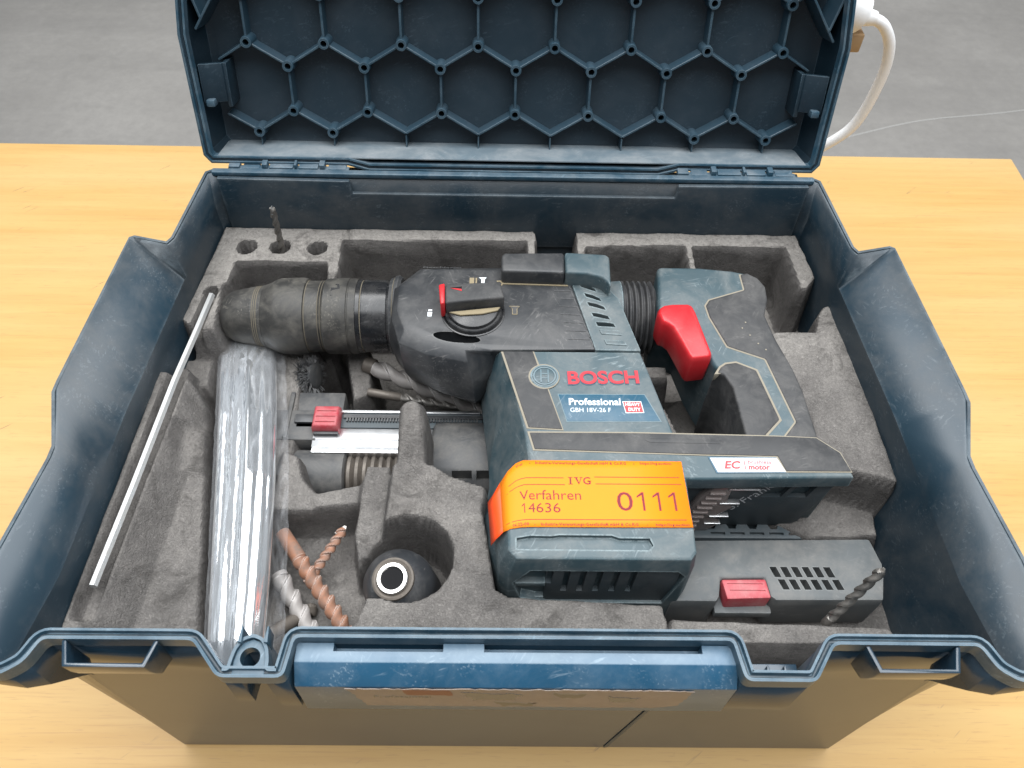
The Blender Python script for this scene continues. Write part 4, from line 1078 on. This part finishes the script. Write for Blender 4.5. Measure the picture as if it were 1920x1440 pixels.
# name plate
pp = [(26.8, -13.7), (78.3, -13.3), (85.9, -32.3), (31.4, -33.1)]
pe = [(26.2, -13.2), (78.7, -12.8), (86.7, -32.8), (31.0, -33.7)]
prism("plate_seam", pe, T-0.3, T+0.16, logo_m, th_, 0)
pl = prism("name_plate", pp, T-0.3, T+0.32, M['plate_blue'], th_, 0.1)
lettering("Professional", (32.8, -21.6, T+0.33), 30.8, 5.2, M['white_ink'], pl, rot=0.008, bold=0.022, depth=0.1)
lettering("GBH 18V-26 F", (33.4, -26.6, T+0.33), 24.0, 3.1, M['white_ink'], pl, rot=0.008, depth=0.1)
hb = prism("heavy_duty_edge", [(64.6, -18.4), (75.9, -18.2), (77.0, -26.7), (66.0, -27.0)], T+0.3, T+0.44, M['white_ink'], pl, 0)
prism("heavy_duty_badge", [(65.1, -18.9), (75.5, -18.7), (76.5, -26.2), (66.4, -26.5)], T+0.3, T+0.52, M['red'], pl, 0)
lettering("HEAVY", (66.2, -21.9, T+0.53), 8.9, 2.5, M['white_ink'], pl, bold=0.03, depth=0.1)
lettering("DUTY", (67.8, -25.6, T+0.53), 7.2, 2.5, M['white_ink'], pl, bold=0.03, depth=0.1)
# dust splashes
torn_xy = lambda pts, z, seed: torn("dust_splash", pts, 0, M['dust'], th_, seed, 0.5, 0.1)

# foot with the dark strip
foot = loft("foot", [[(x, y, z) for x, y in p] for z, p in (
 (110, [(40, -38), (170, -38), (182, -50), (186, -60), (100, -60), (40, -60)]),
 (184, [(40, -38), (172, -38), (185, -50), (188.5, -62), (100, -62), (40, -62)]),
 (185, [(40, -39), (173, -40.5), (187, -52), (191, -69), (107, -71.5), (40, -71.5)]),
 (T-1.2, [(40, -40), (174.5, -42), (187.5, -53), (191, -68.6), (106, -71), (40, -71)]),
 (T-0.1, [(40, -41), (173.8, -43.5), (186.5, -53.6), (190, -67.6), (106, -69.8), (40, -69.8)]))], M['tool_blue'], th_, 0.7, 2)
prism("foot_seam", [(7.8, -40.6), (70, -40.2), (153.5, -41.6), (175.3, -42.6), (187, -52.8), (190.4, -66), (152.6, -66.4), (149.2, -56.4), (108, -55.8), (11, -53.6)], T-0.3, T+0.28, M['seam'], th_, 0)
fs_ = prism("foot_strip", [(9.2, -41.6), (70, -41.2), (153.5, -42.4), (175, -43.2), (186.4, -53.2), (189.9, -65.4), (153.2, -65.6), (150.2, -55.7), (108, -55.1), (12, -52.7)], T-0.3, T+0.75, M['rubber'], th_, 0.3)
prism("foot_strip_groove", [(77, -44.6), (118, -45.2), (121, -46.6), (119, -48.2), (78, -47.6), (75.4, -46)], T+0.7, T+0.95, M['rubber'], fs_, 0.1)
ec_e = prism("motor_plate_edge", [(110.3, -56.6), (150.0, -56.0), (154.0, -66.6), (113.6, -67.4)], T-0.3, T+0.2, M['plate_blue'], th_, 0)
ec = prism("motor_plate", [(111.2, -57.2), (149.4, -56.8), (153.0, -66.2), (114.4, -66.8)], T-0.3, T+0.4, M['silver_plate'], th_, 0.1)
lettering("EC", (118.6, -64.5, T+0.41), 9.6, 5.2, M['red'], ec, bold=0.03, shear=0.25, depth=0.1)
box("divider", 130.2, 130.6, -64.8, -58.8, T+0.4, T+0.5, M['red'], ec, 0)
lettering("brushless", (132.4, -61.0, T+0.41), 13.2, 2.4, M['red'], ec, shear=0.2, depth=0.1)
lettering("motor", (132.0, -64.9, T+0.41), 12.4, 3.0, M['red'], ec, bold=0.03, shear=0.2, depth=0.1)
# battery interface under the foot
yf = lambda y: (lambda a, b, c: (a, y-c, b))
fc = prism("battery_interface", [(102, 128), (102, 184), (188, 184), (178, 134), (172, 128)], 0, 3, M['dark_blue'], th_, 0.6, fn=yf(-61.5))
bm = bmesh.new()
for x0 in (151, 166): add_loft(bm, [[(x0-4, y, 164), (x0+8, y, 164), (x0+12, y, 181), (x0+1, y, 181)] for y in (-70, -58)])
cut(fc, bm)
box("interface_back", 140, 186, -60.5, -59.5, 140, 184, M['dark'], th_, 0)
cv = loft("contact_cover", [[(a, -64.4-c, b) for a, b in ((102, 128), (104, 150), (110, 172), (116, 182), (126, 182), (126, 166), (131, 158), (122, 146), (128, 138), (121, 128))] for c in (0, 4.5)], M['smoky'], th_, 1.0, 2)
for i in range(9):
    z = 131+i*5.6; x = 104+max(0, z-140)*0.26
    box("contact_rib", x, x+9.5, -71, -68.6, z, z+2.2, M['smoky'], cv, 0.7)
for x0, x1, z in ((124, 142, 179.5), (122, 134, 163), (119, 131, 147), (118, 128, 138)):
    box("contact_blade", x0, x1, -69.5, -66, z, z+1.3, M['alu'], cv, 0.3)
lettering("S. Frank", (133.5, 148, 0.02), 34, 6.0, M['silver_plate'], fc, rot=0.98, fn=yf(-64.52), depth=0.1, shear=0.15, name="handwriting", bold=-0.01)
rl_ = box("battery_rail", 100, 187, -74, -58, 108, 129, M['dark_blue'], th_, 1.2)
bm = bmesh.new()
for i in range(5): add_box(bm, 124+i*12.2, 133+i*12.2, -71.6, -69.8, 126.5, 140)
for i in range(5): add_prism(bm, [(121+i*13, -63), (129+i*13, -63), (127+i*13, -67.5), (123+i*13, -67.5)], 121, 140)
cut(rl_, bm)

# rear handle: a C-shaped loop
hp = [(99, 101), (128, 101), (150, 98.5), (160, 96), (166.5, 90.5), (170, 82), (169.2, 70), (164.5, 56), (168, 35), (174, 11), (176.5, -6), (178, -41),
      (136, -41), (135.5, -28), (134.6, -4), (130.5, 8.5), (125.5, 13), (120, 30), (116.5, 46), (114, 58), (95.5, 60)]
H = 191.0
hd_ = loft("handle", [[(x+(dx), y, z) for x, y in p] for z, dx, p in ((124, 0, hp), (H, 0, hp))], M['tool_blue'], th_, 4.5, 4, angle=50)
def overlay(name, poly, z, mat, seam=True, lift=0.8):
    c = Vector((sum(p[0] for p in poly)/len(poly), sum(p[1] for p in poly)/len(poly)))
    return prism(name, poly, z-3, z+lift, mat, th_, 0.6, 2)
def grow(poly, d):
    n = len(poly); out = []
    ar = sum(poly[i][0]*poly[(i+1) % n][1]-poly[(i+1) % n][0]*poly[i][1] for i in range(n)); sg = 1 if ar > 0 else -1
    for i in range(n):
        p0, p1, p2 = Vector(poly[i-1]), Vector(poly[i]), Vector(poly[(i+1) % n])
        a = (p1-p0).normalized(); b = (p2-p1).normalized(); na = Vector((a.y, -a.x))*sg; nb = Vector((b.y, -b.x))*sg
        h = (na+nb).normalized(); out.append(tuple(p1+h*d/max(0.5, h.dot(na))))
    return out
g1_ = [(154.6, 93.6), (155.0, 79.2), (130, 69.5), (126.6, 64), (127.8, 53.5), (135.5, 28.4), (158.0, 18.5), (167.0, -29), (157, -41), (178.4, -41), (177, -6), (174.6, 11), (168.6, 35), (165.4, 56), (170.0, 70), (170.8, 82), (167, 90.5), (160, 95.6)]
prism("grip_seam", [p if i < 9 else q for i, (p, q) in enumerate(zip(grow(g1_, 0.32), grow(g1_, -1.5)))], H-6, H+0.25, M['seam'], th_, 0.2)
gp = loft("grip_pad", [[(x, y, z) for x, y in grow(g1_, e)] for z, e in ((126, -0.6), (150, 0.3), (H-7, 0.4), (H-2, -0.4), (H+0.9, -2.2 if False else -0.3))], M['rubber'], th_, 1.6, 3)
g2_ = [(124.8, 6.5), (128.5, 12.4), (132.5, 15.4), (139.6, 16.6), (151.8, 10.4), (159.2, -27.8), (146.8, -41), (135.4, -41), (134.2, -20), (133.6, -4), (129.6, 6)]
prism("grip_seam", [p if i < 7 else q for i, (p, q) in enumerate(zip(grow(g2_, 0.32), grow(g2_, -1.5)))], H-6, H+0.25, M['seam'], th_, 0.2)
loft("inner_grip", [[(x, y, z) for x, y in grow(g2_, e)] for z, e in ((124, 0.5), (160, 0.9), (H-9, 0.6), (H-2, -0.6), (H+0.8, -0.5))], M['rubber'], th_, 1.6, 3)
for x, y in ((148, 44), (152, 38), (156, 31), (151, 49), (160, 26)):
    disc("grip_dot", (x, y), 0.55, H+0.8, H+1.15, M['seam'], gp, 10, 0)
# trigger
tp_ = [(93.4, 53), (94.5, 57.5), (98, 60.6), (104, 61.8), (114.6, 62.2), (117.6, 60.2), (119.2, 54.5), (123.4, 27), (124.6, 19.5), (122.6, 16.4), (110.6, 14.6), (108.6, 18), (104.4, 32), (101.5, 41), (98.6, 44.4), (95.6, 45)]
loft("trigger", [[(x, y, z) for x, y in grow(tp_, e)] for z, e in ((171, -0.6), (183, 0), (H+1.5, 0), (H+5, -1.2))], M['red'], th_, 1.6, 3)
# bellows joint between body and handle
bl = [(0, 22)]
for i in range(6): bl += [(1.2+i*3.9, 25.2-0.3*(i == 5)), (2.2+i*3.9, 25.6), (3.2+i*3.9, 22.6), (4.2+i*3.9, 22.4)]
lathe("bellows_joint", bl+[(25, 20)], (73.5, CY-2, CZ+4), (1, 0, 0), M['rubber'], th_, 56, angle=50)
lathe("rear_neck", [(0, 24), (16, 25.5), (17, 24)], (58, CY-2, CZ+4), (1, 0, 0), M['tool_blue'], th_, 56)

# ------------------------------------------------------------------ orange lot sticker
stc = bpy.data.objects.new("lot_sticker", None); COL.objects.link(stc); stc.empty_display_size = 0.02
stc.location = Vector((45, -80, T+0.6))*S; adopt(stc, th_)
cols = [((94.6, -60.2, T+0.55), (95.8, -101.4, T+0.55)), ((60, -60.3, T+0.6), (61, -101.7, T+0.6)), ((30, -60.4, T+0.6), (31, -101.9, T+0.6)), ((12, -60.4, T+0.6), (13, -102, T+0.6)),
        ((5.2, -60.6, T+0.6), (7.2, -102.1, T+0.6)), ((1.0, -62.6, T+0.3), (3.2, -102.4, T+0.65)), ((-3.4, -67.0, T-1.0), (-1.4, -103.2, T+0.55)), ((-7.6, -73.0, T-3.6), (-5.6, -104.2, T-1.8))]
fold = [((-7.6, -73.0, T-3.6), (-5.6, -104.2, T-1.8)), ((-11.4, -78.4, T-7.5), (-9.4, -105.6, T-7.5)), ((-14.2, -81.6, T-10.5), (-12.0, -106.6, T-13))]
def strip(name, cc, mat, z=0.0):
    bm = bmesh.new(); n = 8; rr = []
    for a, b in cc:
        A, B = Vector(a), Vector(b); rr.append([tuple(A.lerp(B, k/n)+Vector((0, 0, z))) for k in range(n+1)])
    vv = [[bm.verts.new(Vector(p)*S) for p in r] for r in rr]
    for p, q in zip(vv[:-1], vv[1:]):
        for k in range(n): bm.faces.new((p[k], p[k+1], q[k+1], q[k]))
    o = finish(bm, name, mat, stc, angle=180)
    sm = o.modifiers.new("paper", 'SOLIDIFY'); sm.thickness = 0.00012; sm.offset = 1
    return o
strip("sticker_sheet", cols, M['sticker'])
strip("sticker_fold", fold, M['sticker_edge'])
def on(cc):
    """map sticker (s from right edge leftwards in mm, t from top 0..41) to the sheet"""
    A = [Vector(a) for a, b in cc]; d = [0]
    for p, q in zip(A[:-1], A[1:]): d.append(d[-1]+(q-p).length)
    def f(a, b, c):
        s_ = max(0, min(d[-1]-1e-6, 94.6-a)); i = max(k for k in range(len(d)) if d[k] <= s_); i = min(i, len(cc)-2)
        k = (s_-d[i])/(d[i+1]-d[i]); t = (41.4-b)/41.4
        top = Vector(cc[i][0]).lerp(Vector(cc[i+1][0]), k); bot = Vector(cc[i][1]).lerp(Vector(cc[i+1][1]), k)
        return tuple(top.lerp(bot, t)+Vector((0, 0, 0.18+c)))
    return f
fS = on(cols+fold[1:])
def stext(s_, a, b, w, h, **k): return lettering(s_, (a, b, 0), w, h, M['ink'], stc, fn=fS, depth=0.06, **k)
def ones(spec):
    """numeral one with its flag, in the sticker's plain lettering"""
    bm = bmesh.new()
    for a, b, h in spec:
        w = h*0.105
        for p in ([(a, b), (a+w, b), (a+w, b+h), (a, b+h)], [(a+w*0.1, b+h), (a+w*0.1, b+h-w*1.4), (a-h*0.24, b+h*0.70), (a-h*0.24, b+h*0.70+w*0.9)]):
            add_loft(bm, [[fS(x, y, c) for x, y in p] for c in (-0.05, 0.06)])
    return finish(bm, "numeral", M['ink'], stc, smooth=False)
stext("Verfahren", 1.8, 16.4, 34.4, 5.9, bold=-0.004)
ones([(4.0, 8.6, 5.7)])
stext("4636", 6.6, 8.6, 17.9, 5.7, bold=-0.004)
stext("0", 55.6, 9.8, 8.6, 11.6, bold=-0.002)
ones([(69.4, 9.9, 11.4), (78.0, 9.9, 11.4), (86.6, 9.9, 11.4)])
stext("Industrie-Verwertungs-Gesellschaft mbH & Co.KG", 12.0, 38.3, 51.0, 2.3, bold=0.012, res=1)
stext("https://ivg.auction", 71, 38.6, 17.6, 2.1, bold=0.012, res=1)
stext("Industrie-Verwertungs-Gesellschaft mbH & Co.KG", 13.6, 0.2, 52.0, 2.3, bold=0.012, res=1)
stext("https://ivg.auction", 75, 0.2, 17.8, 2.1, bold=0.012, res=1)
stext("07-00", 0.5, 38.3, 4.2, 1.7, bold=0.012, res=1)
stext("06.22-00", -4.5, 0.8, 11.0, 2.1, bold=0.012, res=1)
def sbar(name, rects):
    bm = bmesh.new()
    for a0, a1, b0, b1 in rects:
        n = max(1, int((a1-a0)/3)); 
        for i in range(n):
            p, q = a0+(a1-a0)*i/n, a0+(a1-a0)*(i+1)/n
            add_loft(bm, [[fS(p, b0, c), fS(q, b0, c), fS(q, b1, c), fS(p, b1, c)] for c in (-0.05, 0.06)])
    return finish(bm, name, M['ink'], stc, smooth=False)
sbar("rule", [(-6, 27.4, 29.9, 30.25), (-8, 27.8, 25.6, 25.95), (44.4, 91.8, 30.6, 30.95), (44.8, 92.2, 26.2, 26.55), (-10, 91.8, 4.2, 4.55)])
sbar("dot", [(8.6, 9.1, 39.2, 39.7), (67.2, 67.7, 39.2, 39.7), (9.8, 10.3, 1.1, 1.6), (70.2, 70.7, 1.1, 1.6)])
# serif monogram built from strokes
def sgl(polys):
    bm = bmesh.new()
    for p in polys: add_loft(bm, [[fS(a-1.6, b, c) for a, b in p] for c in (-0.05, 0.06)])
    return finish(bm, "monogram", M['ink'], stc, smooth=False)
y0, y1 = 26.0, 30.6
sgl([[(31.4, y0), (33.9, y0), (33.9, y0+.35), (31.4, y0+.35)], [(31.4, y1-.35), (33.9, y1-.35), (33.9, y1), (31.4, y1)], [(32.2, y0+.3), (33.1, y0+.3), (33.1, y1-.3), (32.2, y1-.3)],
     [(34.7, y1-.35), (37, y1-.35), (37, y1), (34.7, y1)], [(37.9, y1-.35), (39.5, y1-.35), (39.5, y1), (37.9, y1)],
     [(35.3, y1-.3), (36.3, y1-.3), (37.5, y0+.9), (37.2, y0)], [(38.9, y1-.3), (38.5, y1-.3), (37.1, y0+.2), (37.3, y0)]])
stext("G", 38.1, 26.0, 4.1, 4.7, bold=0.01)
sgl([[(42.0, 28.0), (44.2, 28.0), (44.2, 28.35), (42.0, 28.35)]])
